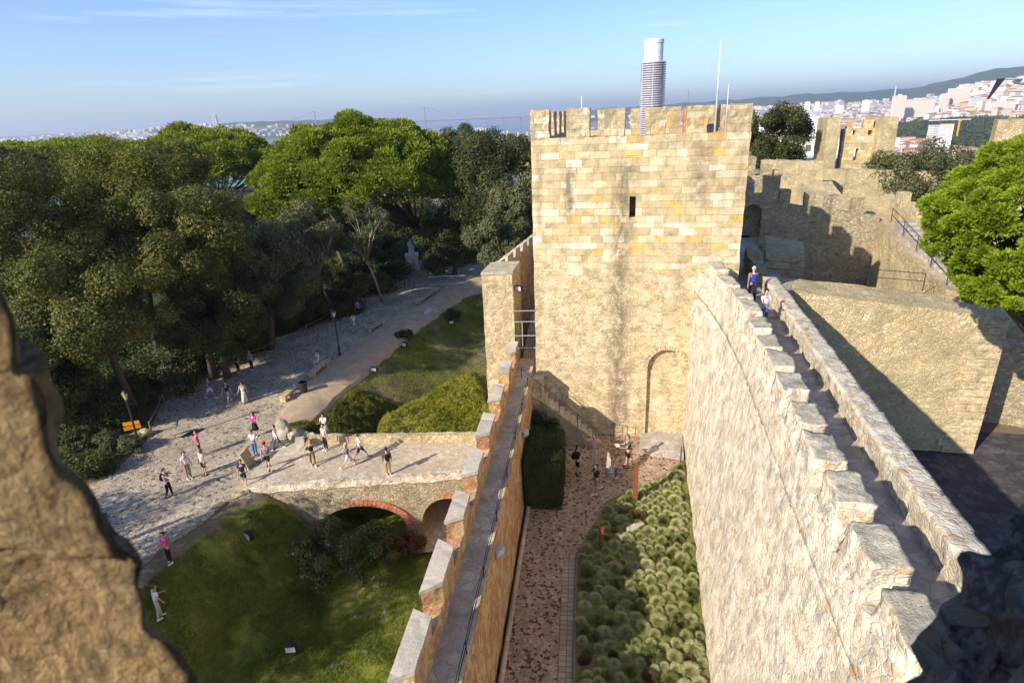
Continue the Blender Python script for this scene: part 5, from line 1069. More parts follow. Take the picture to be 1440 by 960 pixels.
for a in [(1262,155,17,18,2400,'tall pink tower block on the right hillside left of the long white roof',fac3),
          (1293,153,34,12,2500,'long pink complex with a white curved roof on the hillside',fac3),
          (1345,147,26,20,2600,'broad grey ribbed apartment block in the middle of the right hill',fac4),
          (1328,147,10,13,2550,'narrow grey block attached left of the broad ribbed block',fac4),
          (1376,143,22,12,2700,'row of white flats stepping up the right hill',fac2),(1393,138,18,12,2750,'pale flats above the row of white flats',fac2),
          (1358,128,18,8,3100,'low block on the crest of the right hill, farthest left',fac4),(1380,129,18,12,3100,'grey crest block with a dark recess on the right hill',fac4),
          (1406,128,22,11,3100,'wide crest block near the right edge',fac4),(1436,141,12,16,2600,'green glass slab at the right edge',fac5),
          (1405,156,34,12,2200,'long brown office block below the white flats',fac3),(1180,155,10,6,3000,'small white dome topped building in the middle distance',fac2),
          (1217,149,9,7,3300,'bright white block standing on the far skyline of the town',fac2),(1135,150,7,6,3500,'lone white block on the skyline right of the tower',fac2),(1149,150,6,6,3500,'white block beside the lone white skyline block',fac2),
          (1140,180,20,14,900,'white gabled hall with a shadowed side wall',fac2),(1330,186,16,10,1000,'white house with red roof under the wooded park',fac2),
          (15,205,5,6,5300,'white tower block, leftmost on the far shore',fac2),(27,205,5,6,5300,'second white tower block from the left on the far shore',fac2),(39,204,5,6,5300,'third white tower block from the left on the far shore',fac2),(62,203,7,7,5400,'largest white block on the far shore at the left',fac2),
          (676,188,16,7,1400,'white riverside building with a flat roof left of the tower',fac2)]: block(*a,tile=('red roof' in a[5]))
# telecom mast on the ridge
p=Vector(hit(1257,141,4500)[0]) if hit(1257,141,4500) else onY(1257,141,5500); m=MB(); m.tube([p-Vector((0,0,20)),p+Vector((0,0,110))],[8,4],8); own('telecom_mast',p,m,[M['white_metal']],'white telecom mast on the far wooded ridge','mast')
# tower crane
p=hit(1344,199,300)[0]; t=thing('construction_crane',p,'yellow orange construction crane above the houses at the right','crane'); h=34
yl=plain('crane_yellow',(.75,.42,.03),.5,.3)
m=MB(); m.tube([p,p+Vector((0,0,h))],1.3,4); m.build('mast',yl,t); m=MB(); m.tube([p+Vector((-42,14,h)),p+Vector((14,-5,h))],.8,4); m.build('jib',M['white_metal'],t); m=MB(); m.box(p+Vector((0,0,h-3)),(3.4,3.4,4)); m.build('cab',yl,t)
# suspension bridge over the river
R_=5500
def far(px,z,R=R_): r=ray(px,165); h=math.hypot(r.x,r.y); return Vector((r.x/h*R,r.y/h*R,z))
sb=thing('suspension_bridge',far(598,-110),'long red suspension bridge with two tall pylons across the river','bridge'); steelred=plain('bridge_red',(.30,.19,.18),.7,.2)
PA,PB=far(443,0),far(598,0); ax=(PB-PA).normalized(); nx_=Vector((-ax.y,ax.x,0)); 
for P_ in (PA,PB):
    m=MB()
    for s_ in (-1,1): q=P_+nx_*14*s_; m.hexa([q+ax*-5+nx_*-3+Vector((0,0,-116)),q+ax*5+nx_*-3+Vector((0,0,-116)),q+ax*5+nx_*3+Vector((0,0,-116)),q+ax*-5+nx_*3+Vector((0,0,-116)),q+ax*-3+nx_*-3+Vector((0,0,82)),q+ax*3+nx_*-3+Vector((0,0,82)),q+ax*3+nx_*3+Vector((0,0,82)),q+ax*-3+nx_*3+Vector((0,0,82))])
    for z in (-45,0,40,78): q=P_+Vector((0,0,z)); m.tube([q-nx_*14,q+nx_*14],3,4)
    m.build('pylon',steelred,sb)
m=MB(); q0=PA-ax*1100+Vector((0,0,-36)); q1=PB+ax*1900+Vector((0,0,-36)); m.hexa([q0-nx_*12,q1-nx_*12,q1+nx_*12,q0+nx_*12]+[p_+Vector((0,0,11)) for p_ in (q0-nx_*12,q1-nx_*12,q1+nx_*12,q0+nx_*12)],(30,1,1)); m.build('deck',steelred,sb)
m=MB()
def cab(a_,b_,za,zb,sag): 
    for s_ in (-1,1): m.tube([a_.lerp(b_,k/14)+nx_*12*s_+Vector((0,0,za+(zb-za)*k/14-sag*4*(k/14)*(1-k/14))) for k in range(15)],1.1,4)
cab(PA,PB,82,82,105); cab(PA-ax*480,PA,-25,82,20); cab(PB,PB+ax*480,82,-25,20); m.build('cables',steelred,sb)
for k in range(9):
    q=PB+ax*(520+k*150); m=MB(); m.tube([q+Vector((0,0,-116)),q+Vector((0,0,-34))],4,6); m.build('pier',steelred,sb)
# monument on the far cliff: tall gate-like pedestal with a figure, arms open
q=hit(304,176.5,5000); p=q[0] if q else far(304,20,5900); t=thing('hilltop_monument',p,'tall pale four legged pedestal with a small statue on the far cliff','monument'); pc_=plain('pale_concrete',(.55,.52,.48),.8,.2)
m=MB()
for sx in (-1,1):
    for sy in (-1,1): b=p+Vector((sx*13,sy*13,-5)); tp=p+Vector((sx*8,sy*8,78)); m.hexa([b+Vector((x,y,0)) for x,y in ((-6,-6),(6,-6),(6,6),(-6,6))]+[tp+Vector((x,y,0)) for x,y in ((-5,-5),(5,-5),(5,5),(-5,5))])
m.box(p+Vector((0,0,76)),(30,30,10)); m.build('pedestal',pc_,t)
m=MB(); m.lathe(p+Vector((0,0,86)),[(5,0),(4,8),(4.5,18),(3,22),(2,23),(2.6,26),(1,28)],8); m.tube([p+Vector((-13,0,104)),p+Vector((13,0,104))],[1.5,1.5],6); m.build('statue',pc_,t)
# gull flying at the right edge
def gull():
    c=onY(1440,113,9); t=thing('gull',c,'gull with dark and white wings flying past the right edge','bird'); m=MB()
    m.blob(c,(.07,.19,.06),10,8); m.blob(c+Vector((0,-.2,.02)),(.035,.05,.035),8,6); m.build('body',M['white_metal'],t,smooth=True)
    for s_ in (-1,1):
        m=MB(); a=c+Vector((.05*s_,0,.02)); b=c+Vector((.30*s_,.03,.10 if s_>0 else .03)); e=c+Vector((.52*s_,-.10,.02 if s_>0 else -.22)); 
        m.hexa([a+Vector((0,-.07,-.01)),b+Vector((0,-.07,-.01)),b+Vector((0,.07,-.01)),a+Vector((0,.07,-.01)),a+Vector((0,-.07,.01)),b+Vector((0,-.07,.01)),b+Vector((0,.07,.01)),a+Vector((0,.07,.01))]); m.build('wing',M['steel'],t)
        m=MB(); m.hexa([b+Vector((0,-.07,-.008)),e+Vector((0,-.02,-.004)),e+Vector((0,.02,-.004)),b+Vector((0,.07,-.008)),b+Vector((0,-.07,.008)),e+Vector((0,-.02,.004)),e+Vector((0,.02,.004)),b+Vector((0,.07,.008))]); m.build('wing_tip',M['black'],t)
gull()
# terrace building between the pines
p=onY(340,276,118); p.z=Z0; t=thing('terrace_building',p,'low building with a terracotta roof terrace and brick chimney between the pines','building'); rz=.1; zt=onY(340,268,118).z
m=MB(); m.box(p,(13,7,zt-Z0),rz); m.build('wall',M['facade'],t); m=MB(); m.box(p+Vector((0,0,zt-Z0)),(13.4,7.4,.35),rz); m.build('roof',plain('terracotta',(.42,.20,.13)),t)
m=MB(); m.box(p+Vector((4,0,zt-Z0+.35)),(1.6,1.2,1.5),rz); m.build('chimney',M['brick'],t)
# white restaurant-like pavilion behind the inner wall
p=onY(1140,240,75); p.z=-9.5
m=MB(); m.box(p,(9,5,3.2),-.2,n=(2,2,2)); own('white_pavilion',p,m,[M['white_stone']],'white pavilion partly hidden behind the sunlit inner wall','pavilion')
p=onY(1150,205,160); h_=p.z+30
m=MB(); m.box((p.x,p.y,-45),(22,14,-45+45+p.z+45+2),-.3); own('flat_building',(p.x,p.y,-45),m,[M['facade']],'long pale flat roofed building beyond the round dark tree','building')
# wooded park on the hill: one canopy mass
P_=[];
for _ in range(2600):
    r_=gb.uniform(1130,2150); a_=gb.uniform(29.5,41.5); z_=float(town_z(r_,a_)); x_,y_=r_*math.sin(math.radians(a_)),r_*math.cos(math.radians(a_)); h_=gb.uniform(7,13); w_=gb.uniform(5,9)
    P_.append((x_,y_,z_+h_*.6,w_,w_,h_*.6))
for _ in range(500):
    px=gb.uniform(1062,1440); py=gb.uniform(152,240); q=hit(px,py)
    if q is None or q[1]<400: continue
    p=q[0]; w_=gb.uniform(4,8); P_.append((p.x,p.y,p.z+5,w_,w_,6))
PP,S_,nr_=cloud(P_,90000,3.6,shell=.7); mt_=leafmat('park_foliage',[(.03,.045,.018),(.06,.08,.028),(.11,.12,.045)],.1,.7)
o=bpy.data.objects.new('park_trees',leaf_mesh('park_trees',PP,S_,nr_,mt_)); COL.objects.link(o); tag(o,'far wooded park and street trees among the houses at the right','trees',kind='stuff')
# ================================================================== HAZE
hm=bpy.data.materials.new('haze'); hm.use_nodes=True; ht=hm.node_tree; ht.nodes.remove(ht.nodes['Principled BSDF']); pv=ht.nodes.new('ShaderNodeVolumePrincipled')
pv.inputs['Color'].default_value=(.74,.85,1.0,1); pv.inputs['Density'].default_value=1.1e-4; pv.inputs['Anisotropy'].default_value=.2; ht.links.new(pv.outputs[0],ht.nodes['Material Output'].inputs['Volume'])
m=MB(); zt=260; m.add([(-27000,-400,-117.5),(27000,-400,-117.5),(27000,27000,-117.5),(-27000,27000,-117.5),(-27000,-400,zt),(27000,-400,zt),(27000,27000,zt),(-27000,27000,zt)],[[3,2,1,0],[4,5,6,7],[0,1,5,4],[1,2,6,5],[2,3,7,6],[3,0,4,7]])
m.build('haze',hm,kind='stuff',label='pale bluish air haze over the far town and river')
# ================================================================== PEOPLE
SK=(.52,.33,.24)
PEOPLE=[]
def skeleton(h,legs=(0,0),knee=(0,0),arms=((0,.15,.2),(0,.15,.2)),lean=0,sit=False):
    """joint positions; x right, y forward, z up; arms: (swing forward, abduct, forearm bend) in radians for left, right"""
    k=h/1.7; J={}
    zp=.50 if sit else .93
    J['pel']=Vector((0,0,zp)); sn,cs=math.sin(lean),math.cos(lean)
    up=lambda y,z:Vector((0,y*cs+z*sn,zp+z*cs-y*sn))
    J['spine']=up(0,.16); J['chest']=up(.0,.36); J['neck']=up(-.01,.52); J['h1']=up(.01,.60); J['h2']=up(.02,.71); J['h3']=up(.01,.78); J['nose']=up(.105,.665)
    for i,sd in enumerate((-1,1)):
        s='lr'[i]; sh=up(0,.465)+Vector((sd*.175,0,0)); J['sh'+s]=sh; a,ab,f=arms[i]
        d=Vector((sd*math.sin(ab),math.sin(a)*math.cos(ab),-math.cos(a)*math.cos(ab))); J['el'+s]=sh+d*.285
        d2=Vector((sd*math.sin(ab)*.6,math.sin(a+f),-math.cos(a+f))).normalized(); J['wr'+s]=J['el'+s]+d2*.25; J['dh'+s]=d2
        hp=Vector((sd*.088,0,zp-.05)); J['hp'+s]=hp
        la,kb=(1.45,1.5) if sit else (legs[i],knee[i])
        kn=hp+Vector((sd*.01,math.sin(la),-math.cos(la)))*.42; an=kn+Vector((0,math.sin(la-kb),-math.cos(la-kb)))*.40; J['kn'+s]=kn; J['an'+s]=an; J['toe'+s]=an+Vector((sd*.02,.15,-.045))
    lo=min(J['anl'].z,J['anr'].z)-.075
    for q in J: J[q]=(J[q]-Vector((0,0,lo)))*k
    return J,k
def skin_obj(verts,edges,rad,root=0,sub=1):
    me=bpy.data.meshes.new('s'); me.from_pydata([tuple(v) for v in verts],edges,[]); o=bpy.data.objects.new('s',me); TMP.collection.objects.link(o)
    o.modifiers.new('k','SKIN'); sv=me.skin_vertices[0].data
    for i,r in enumerate(rad): sv[i].radius=(r,r) if not hasattr(r,'__len__') else r; sv[i].use_root=(i==root)
    s=o.modifiers.new('u','SUBSURF'); s.levels=sub; s.render_levels=sub; return o
def chain(J,k,names,edges,radd):
    idx={n:i for i,n in enumerate(names)}; return [J[n] for n in names],[(idx[a],idx[b]) for a,b in edges],[(radd[n][0]*k,radd[n][1]*k) if hasattr(radd[n],'__len__') else radd[n]*k for n in names]
def person_spec(foot,face,h=1.68,label='',top=(.6,.6,.6),bottom=(.1,.1,.15),bt='trousers',hair=(.06,.04,.03),long=False,skin=SK,pose='stand',sleeve='short',shoes=(.6,.6,.6),group='visitors walking about the castle',extra=None,fz=None,lean=0):
    P=dict(stand=dict(),walk=dict(legs=(.42,-.38),knee=(.12,.35),arms=((-.4,.12,.25),(.4,.12,.35))),stride=dict(legs=(.62,-.50),knee=(.15,.45),arms=((-.6,.15,.6),(.5,.15,.8))),
      hold=dict(arms=((.5,.05,1.3),(.5,.05,1.3))),forward=dict(arms=((1.25,.05,.2),(1.25,.05,.2)),legs=(.1,-.05),knee=(.0,.3)),head=dict(arms=((.1,.3,.5),(1.3,1.0,2.0))),hip=dict(arms=((-.3,.55,.9),(-.3,.55,.9)),legs=(.2,-.15),knee=(.1,.1)),sit=dict(sit=True,arms=((.6,.1,.7),(.6,.1,.7))),lean=dict(lean=.12,arms=((.2,.1,1.1),(.1,.1,.3)),legs=(.15,-.1),knee=(.1,.1)))[pose]
    J,k=skeleton(h,**P); S=dict(J=J,k=k,foot=Vector(foot),face=face,label=label,top=top,bottom=bottom,bt=bt,hair=hair,long=long,skin=skin,sleeve=sleeve,shoes=shoes,group=group,extra=extra)
    names=['pel','spine','chest','neck','h1','h2','h3','nose']; edges=[('pel','spine'),('spine','chest'),('chest','neck'),('neck','h1'),('h1','h2'),('h2','h3'),('h2','nose')]
    rd=dict(pel=(.135,.10),spine=(.115,.085),chest=(.145,.095),neck=.05,h1=(.068,.072),h2=(.078,.092),h3=(.06,.07),nose=.014)
    for s in 'lr':
        names+=['sh'+s,'el'+s,'wr'+s,'hp'+s,'kn'+s,'an'+s,'toe'+s]; edges+=[('chest','sh'+s),('sh'+s,'el'+s),('el'+s,'wr'+s),('pel','hp'+s),('hp'+s,'kn'+s),('kn'+s,'an'+s),('an'+s,'toe'+s)]
        rd.update({'sh'+s:.052,'el'+s:.038,'wr'+s:.026,'hp'+s:.082,'kn'+s:.052,'an'+s:.034,'toe'+s:.030})
        d=J['dh'+s]; sd=-1 if s=='l' else 1; side=Vector((0,1,0)) if abs(d.y)<.7 else Vector((sd*-1,0,0)); pm=J['wr'+s]+d*.075*k; J['pm'+s]=pm; names.append('pm'+s); edges.append(('wr'+s,'pm'+s)); rd['pm'+s]=(.030,.016)
        for f in range(4):
            off=side*(.024-.016*f)*k; L=(.070,.078,.074,.060)[f]*k; a=pm+off+d*.03*k; b=a+d*L*.5+Vector((-sd*.010,0,0))*k; c=b+d*L*.5+Vector((-sd*.022,0,0))*k
            for q,v in (('a',a),('b',b),('c',c)): J[f'f{s}{f}{q}']=v; names.append(f'f{s}{f}{q}'); rd[f'f{s}{f}{q}']={'a':.0085,'b':.008,'c':.0065}[q]
            edges+=[('pm'+s,f'f{s}{f}a'),(f'f{s}{f}a',f'f{s}{f}b'),(f'f{s}{f}b',f'f{s}{f}c')]
        a=J['wr'+s]+d*.03*k+side*.03*k; b=a+d*.035*k+side*.018*k
        J['t'+s+'a'],J['t'+s+'b']=a,b; names+=['t'+s+'a','t'+s+'b']; rd['t'+s+'a']=.011; rd['t'+s+'b']=.009; edges+=[('wr'+s,'t'+s+'a'),('t'+s+'a','t'+s+'b')]
    S['o_body']=skin_obj(*chain(J,k,names,edges,rd))
    # shirt
    J2=dict(J); hem=J['pel']+Vector((0,0,-.02*k)); J2['hem']=hem; J2['col']=J['neck']-Vector((0,0,.035*k)); n2=['hem','spine','chest','col']; e2=[('hem','spine'),('spine','chest'),('chest','col')]; r2=dict(hem=(.155,.125),spine=(.14,.11),chest=(.165,.12),col=.062)
    for s in 'lr':
        if sleeve!='none':
            end='el'+s if sleeve=='long' else 'ms'+s; J2['ms'+s]=J['sh'+s].lerp(J['el'+s],.62); n2+=['sh'+s,'ms'+s]; e2+=[('chest','sh'+s),('sh'+s,'ms'+s)]; r2['sh'+s]=.068; r2['ms'+s]=.058
            if sleeve=='long': J2['w2'+s]=J['el'+s].lerp(J['wr'+s],.9); n2+=['el'+s,'w2'+s]; e2+=[('ms'+s,'el'+s),('el'+s,'w2'+s)]; r2['el'+s]=.05; r2['w2'+s]=.036
    S['o_top']=skin_obj(*chain(J2,k,n2,e2,r2))
    if bt in('trousers','shorts'):
        J3=dict(J); J3['p']=J['pel']+Vector((0,0,.05*k)); n3=['p','pel']; e3=[('p','pel')]; r3=dict(p=(.142,.115),pel=(.150,.122))
        for s in 'lr':
            n3+=['hp'+s]; e3+=[('pel','hp'+s)]; r3['hp'+s]=.100
            if bt=='trousers': J3['a2'+s]=J['kn'+s].lerp(J['an'+s],.93); n3+=['kn'+s,'a2'+s]; e3+=[('hp'+s,'kn'+s),('kn'+s,'a2'+s)]; r3['kn'+s]=.070; r3['a2'+s]=.052
            else: J3['k2'+s]=J['hp'+s].lerp(J['kn'+s],.88); n3+=['k2'+s]; e3+=[('hp'+s,'k2'+s)]; r3['k2'+s]=.082
        S['o_bot']=skin_obj(*chain(J3,k,n3,e3,r3,))
    PEOPLE.append(S); return S
def bpack(S,c,label,big=1.0):
    S['extra']=('pack',c,label,big); return S
def F(px,py,z=Z0): p=at(px,py,z); return p
def aim(fx,fy,tx,ty,z=Z0): a=at(fx,fy,z); b=at(tx,ty,z); return math.atan2(-(b.x-a.x),(b.y-a.y))   # rotation about z so that +Y points to the target
D_=math.radians
BZ=-18.38
# rampart walk
bpack(person_spec(F(1056,424,-9.0),D_(-12),1.74,'grey haired man in a brown jacket with a blue backpack walking along the rampart',(.26,.19,.13),(.02,.02,.025),hair=(.42,.38,.33),sleeve='long',pose='walk',shoes=(.03,.03,.03),group=None),(.03,.05,.35),'bright blue backpack worn by the man on the rampart walk')
person_spec(C(5.25,26.3,-9.0),D_(180),1.62,'dark haired person in a blue and white patterned top looking down on the rampart walk',(.55,.62,.72),(.06,.10,.35),hair=(.02,.015,.012),pose='hold',sleeve='short',group=None)
# courtyard
CZ=-17.29
bpack(person_spec(F(812,668,CZ+.0),D_(-75),1.66,'visitor dressed all in black standing beside the clipped hedge',(.015,.015,.017),(.015,.015,.018),bt='shorts',pose='hold',shoes=(.02,.02,.02)),(.01,.01,.012),'black backpack of the visitor beside the clipped hedge')
person_spec(F(835,652,CZ),D_(160),1.72,'woman in a peach top and pale trousers holding a hand to her head',(.62,.38,.26),(.60,.48,.36),pose='head',hair=(.08,.045,.03))
person_spec(F(838,692,CZ),D_(120),1.55,'person in a black top and bare legs, nearest in the courtyard group',(.02,.02,.022),(.28,.13,.08),bt='shorts',hair=(.02,.014,.01),pose='walk',shoes=(.7,.7,.7))
person_spec(F(856,676,CZ),D_(100),1.62,'long haired woman in a grey dress in the courtyard group',(.40,.40,.38),(.40,.40,.38),bt='skirt',long=True,hair=(.14,.07,.035),pose='stand')
person_spec(F(866,672,CZ),D_(60),1.28,'child in blue dungarees beside the woman in grey',(.45,.42,.40),(.07,.13,.35),hair=(.16,.08,.03),pose='stand')
g_=person_spec(F(882,656,CZ),D_(100),1.80,'man in a dark green shirt reading a white sheet by the rust post',(.07,.12,.10),(.02,.02,.022),bt='shorts',hair=(.14,.09,.06),pose='hold',shoes=(.03,.03,.03)); g_['extra']=('paper',)
# bridge
bpack(person_spec(F(547,667,BZ),D_(20),1.66,'man in a brown top and ochre trousers standing alone on the bridge',(.12,.085,.06),(.36,.24,.05),pose='stand',hair=(.05,.03,.02),sleeve='long'),(.012,.012,.015),'black backpack of the man standing alone on the bridge')
person_spec(F(491,656,BZ),D_(-60),1.62,'blonde woman in pale denim shorts striding across the bridge',(.12,.11,.12),(.50,.58,.68),bt='shorts',hair=(.50,.34,.16),long=True,pose='stride',shoes=(.8,.8,.8))
person_spec(F(508,645,BZ),D_(-70),1.74,'man in a white T-shirt and navy shorts striding behind the blonde woman',(.78,.78,.78),(.04,.05,.09),bt='shorts',pose='stride',shoes=(.04,.04,.04))
person_spec(F(441,654,BZ),D_(-150),1.66,'woman with big ginger curls, black top and brown trousers on the bridge',(.02,.02,.02),(.20,.11,.035),hair=(.48,.17,.05),long=True,pose='hip',sleeve='none')
person_spec(F(459,632,BZ),D_(150),1.68,'person in a beige top and black trousers near the bridge parapet',(.52,.46,.40),(.02,.02,.025),pose='stand',shoes=(.8,.8,.8))
person_spec(F(459,616,-18.45),D_(170),1.68,'person in a black vest over white shirt, farthest at the bridge end',(.70,.70,.72),(.50,.56,.68),bt='skirt',pose='hold',hair=(.02,.015,.01))
person_spec(F(391,632),D_(95),1.68,'person in a white shirt and blue jeans beside the grey boulder',(.75,.76,.80),(.08,.14,.26),pose='walk',sleeve='long')
cap_=person_spec(F(378,659,BZ),D_(15),1.76,'man in a red cap and grey T-shirt at the near end of the bridge',(.27,.27,.29),(.02,.02,.022),bt='shorts',pose='walk',shoes=(.05,.05,.05)); cap_['cap']=(.65,.03,.03)
person_spec(F(360,640),D_(170),1.66,'person in a white T-shirt and blue jeans behind the man in the red cap',(.72,.74,.78),(.06,.16,.30),pose='hold')
person_spec(F(361,613),D_(170),1.66,'woman in a magenta top and dark skirt in the middle of the cobbles',(.45,.04,.32),(.02,.02,.025),bt='skirt',hair=(.14,.06,.03),long=True,pose='hold')
# esplanade
person_spec(F(283,641),D_(120),1.68,'person in a bright pink top and black leggings turned to a companion',(.65,.08,.28),(.02,.02,.025),pose='hold')
person_spec(F(289,668),D_(150),1.66,'red haired woman in a pale top and black shorts on the cobbles',(.62,.52,.46),(.02,.02,.02),bt='shorts',hair=(.35,.12,.05),long=True,pose='stand',shoes=(.03,.03,.03))
person_spec(F(267,673),D_(-130),1.72,'person in a white shirt and tan trousers left of the red haired woman',(.76,.76,.76),(.36,.24,.15),pose='stand')
bpack(person_spec(F(240,698),D_(-95),1.70,'visitor in grey with both arms stretched out forward, leftmost on the cobbles',(.28,.29,.31),(.015,.015,.02),pose='forward',hair=(.07,.04,.03),shoes=(.03,.03,.03)),(.012,.012,.015),'black backpack of the visitor with outstretched arms')
person_spec(F(345,682),D_(-160),1.62,'person in a navy top walking past the leaning slab near the moat',(.03,.03,.07),(.03,.03,.04),bt='shorts',pose='walk')
person_spec(F(345,566),D_(170),1.66,'woman in a long cream dress walking in the tree shade',(.65,.58,.46),(.65,.58,.46),bt='longskirt',hair=(.10,.06,.04),long=True,pose='walk')
person_spec(F(323,567),D_(170),1.72,'man in a navy T-shirt and khaki shorts in the tree shade',(.03,.04,.09),(.42,.35,.24),bt='shorts',pose='walk',shoes=(.7,.7,.7))
person_spec(F(297,560),D_(-100),1.66,'person in a bright blue top and white shorts in the tree shade',(.06,.09,.42),(.7,.7,.7),bt='shorts',pose='walk',shoes=(.8,.8,.8))
person_spec(F(336,524),D_(160),1.72,'figure in a dark dress, nearer of two in the deepest tree shade',(.03,.03,.035),(.05,.03,.04),pose='stand')
person_spec(F(355,520),D_(160),1.68,'pale figure beside the fence in the tree shade',(.40,.36,.32),(.03,.03,.04),pose='stand')
person_spec(F(247,536),D_(90),1.66,'figure in blue at the dark wood edge, far left of the cobbles',(.05,.10,.40),(.03,.03,.05),pose='stand')
person_spec(F(505,444),D_(-30),1.68,'walker in a violet top going up the esplanade',(.28,.22,.60),(.04,.04,.06),pose='walk')
person_spec(F(499,464),D_(-20),1.64,'walker in a white top and cream shorts near the lamp post',(.72,.70,.70),(.55,.5,.45),bt='shorts',pose='walk')
person_spec(F(449,515),D_(140),1.66,'person in white sitting on the stone bench by the lamp post',(.75,.75,.76),(.5,.5,.52),pose='sit',fz=.0)
person_spec(F(583,384),D_(170),1.68,'person in a blue and white shirt standing before the white statue',(.30,.36,.60),(.5,.5,.55),bt='shorts',pose='stand')
p_=atg(240,791); person_spec(p_,D_(150),1.66,'woman in a hot pink top and black leggings standing on the lawn slope',(.78,.03,.25),(.02,.02,.022),pose='hold',shoes=(.85,.85,.85),hair=(.09,.05,.03))
p_=atg(226,868); person_spec(p_,D_(-40),1.68,'person in a white top and pale trousers by the brown foreground stone',(.80,.80,.80),(.50,.46,.40),pose='lean',shoes=(.85,.85,.85),hair=(.12,.06,.03))
person_spec(F(158,768),D_(0),1.70,'person in a striped top half hidden by the brown foreground stone',(.42,.42,.60),(.02,.02,.025),pose='stand')
objs=[]; 
for S in PEOPLE:
    for q in ('o_body','o_top','o_bot'):
        if q in S: objs.append(S[q])
meshes=dict(zip([o.name for o in objs],[None]*len(objs))); names=[o.name for o in objs]; res=dict(zip(names,evaluate(objs)))
# names captured before removal
it=iter(names)
for S in PEOPLE:
    for q in ('o_body','o_top','o_bot'):
        if q in S: S['m_'+q[2:]]=res[next(it)]
for S in PEOPLE:
    J,k=S['J'],S['k']; body=S['m_body']; body.name='person'; body.materials.clear(); body.materials.append(cloth(S['skin'],True)); body.polygons.foreach_set('use_smooth',[True]*len(body.polygons))
    o=bpy.data.objects.new('person',body); o.location=S['foot']; o.rotation_euler=(0,0,S['face']); COL.objects.link(o); tag(o,S['label'],'person',S['group'])
    def part(name,me,c,sm=True):
        me.materials.clear(); me.materials.append(cloth(c)); me.name=name
        if sm: me.polygons.foreach_set('use_smooth',[True]*len(me.polygons))
        q=bpy.data.objects.new(name,me); COL.objects.link(q); q.parent=o; return q
    part('shirt',S['m_top'],S['top'])
    if 'm_bot' in S: part(S['bt'],S['m_bot'],S['bottom'])
    else:
        ln=.98 if S['bt']=='longskirt' else .52; pz=J['pel'].z; m=MB(); m.lathe((0,0,0),[(.12*k,pz+.08*k),(.155*k,pz-.02*k),(.19*k,pz-ln*.5*k),(.24*k,pz-ln*k*.85),(.20*k,pz-ln*k*.84)],18,sy=.85); part('skirt',m.mesh('skirt',[cloth(S['bottom'])]),S['bottom'])
    hc=J['h2']+Vector((0,-.018*k,.012*k)); m=MB(); m.blob(hc,(.098*k,.112*k,.118*k),14,10)
    me=m.mesh('hair',[cloth(S['hair'])]); bm=bmesh.new(); bm.from_mesh(me); bmesh.ops.delete(bm,geom=[v for v in bm.verts if v.co.y>hc.y+.035*k and v.co.z<hc.z+.045*k or v.co.z<hc.z-.085*k],context='VERTS'); bm.to_mesh(me); bm.free(); part('hair',me,S['hair'])
    if S['long']:
        big=1.5 if S['hair'][0]>.45 and S['hair'][1]<.2 else 1.0; m=MB(); m.blob(J['neck']+Vector((0,-.075*k,.06*k)),(.115*k*big,.06*k*big,.19*k),12,9,amp=.02,freq=14); part('long_hair',m.mesh('long_hair',[cloth(S['hair'])]),S['hair'])
    for s in 'lr':
        a=J['an'+s]; m=MB(); m.hexa([a+Vector((x*k,y*k,z*k)) for x,y,z in ((-.045,-.07,-.078),(.045,-.07,-.078),(.05,.19,-.078),(-.05,.19,-.078),(-.036,-.055,.01),(.036,-.055,.01),(.035,.16,-.025),(-.035,.16,-.025))],(3,4,2)); part('shoe',m.mesh('shoe',[cloth(S['shoes'])]),S['shoes'])
        e=J['h2']+Vector(((-.032 if s=='l' else .032)*k,.082*k,.012*k)); m=MB(); m.blob(e,.011*k,6,5); part('eye',m.mesh('eye',[M['black']]),(.02,.02,.02))
    if 'cap' in S:
        m=MB(); m.lathe(J['h2']+Vector((0,0,.03*k)),[(.108*k,0),(.105*k,.05*k),(.07*k,.095*k),(.01*k,.11*k)],14); m.hexa([J['h2']+Vector((x*k,y*k,z*k)) for x,y,z in ((-.07,.06,.03),(.07,.06,.03),(.05,.2,.015),(-.05,.2,.015),(-.07,.06,.045),(.07,.06,.045),(.05,.2,.028),(-.05,.2,.028))]); part('cap',m.mesh('cap',[cloth(S['cap'])]),S['cap'])
    mw=Matrix.Translation(S['foot'])@Matrix.Rotation(S['face'],4,'Z')
    if S['extra'] and S['extra'][0]=='pack':
        _,c,lb,bg_=S['extra']; m=MB(); ct=(J['chest']+J['spine'])*.5+Vector((0,-.20*k,.0)); m.blob(ct,(.15*k,.10*k,.23*k),14,10); m.blob(ct+Vector((0,-.07*k,-.07*k)),(.11*k,.06*k,.11*k),10,8)
        me=m.mesh('backpack',[cloth(c)],smooth=True); q=bpy.data.objects.new('backpack',me); q.matrix_world=mw; COL.objects.link(q); tag(q,lb,'backpack')
        m=MB()
        for sd in (-1,1): m.tube([ct+Vector((sd*.09*k,.06*k,.18*k)),J['neck']+Vector((sd*.10*k,.03*k,-.01*k)),J['chest']+Vector((sd*.10*k,.13*k,0)),ct+Vector((sd*.12*k,.09*k,-.16*k))],.017*k,5)
        me=m.mesh('strap',[cloth(c)]); q2=bpy.data.objects.new('strap',me); q2.parent=q; COL.objects.link(q2)
    if S['extra'] and S['extra'][0]=='paper':
        m=MB(); ct=(J['pml']+J['pmr'])*.5+Vector((0,.08,.03)); m.box(ct,(.30,.22,.01),0); me=m.mesh('paper',[M['white_stone']]); q=bpy.data.objects.new('paper_sheet',me); q.matrix_world=mw; COL.objects.link(q); tag(q,'white paper sheet held by the man in the dark green shirt','paper')
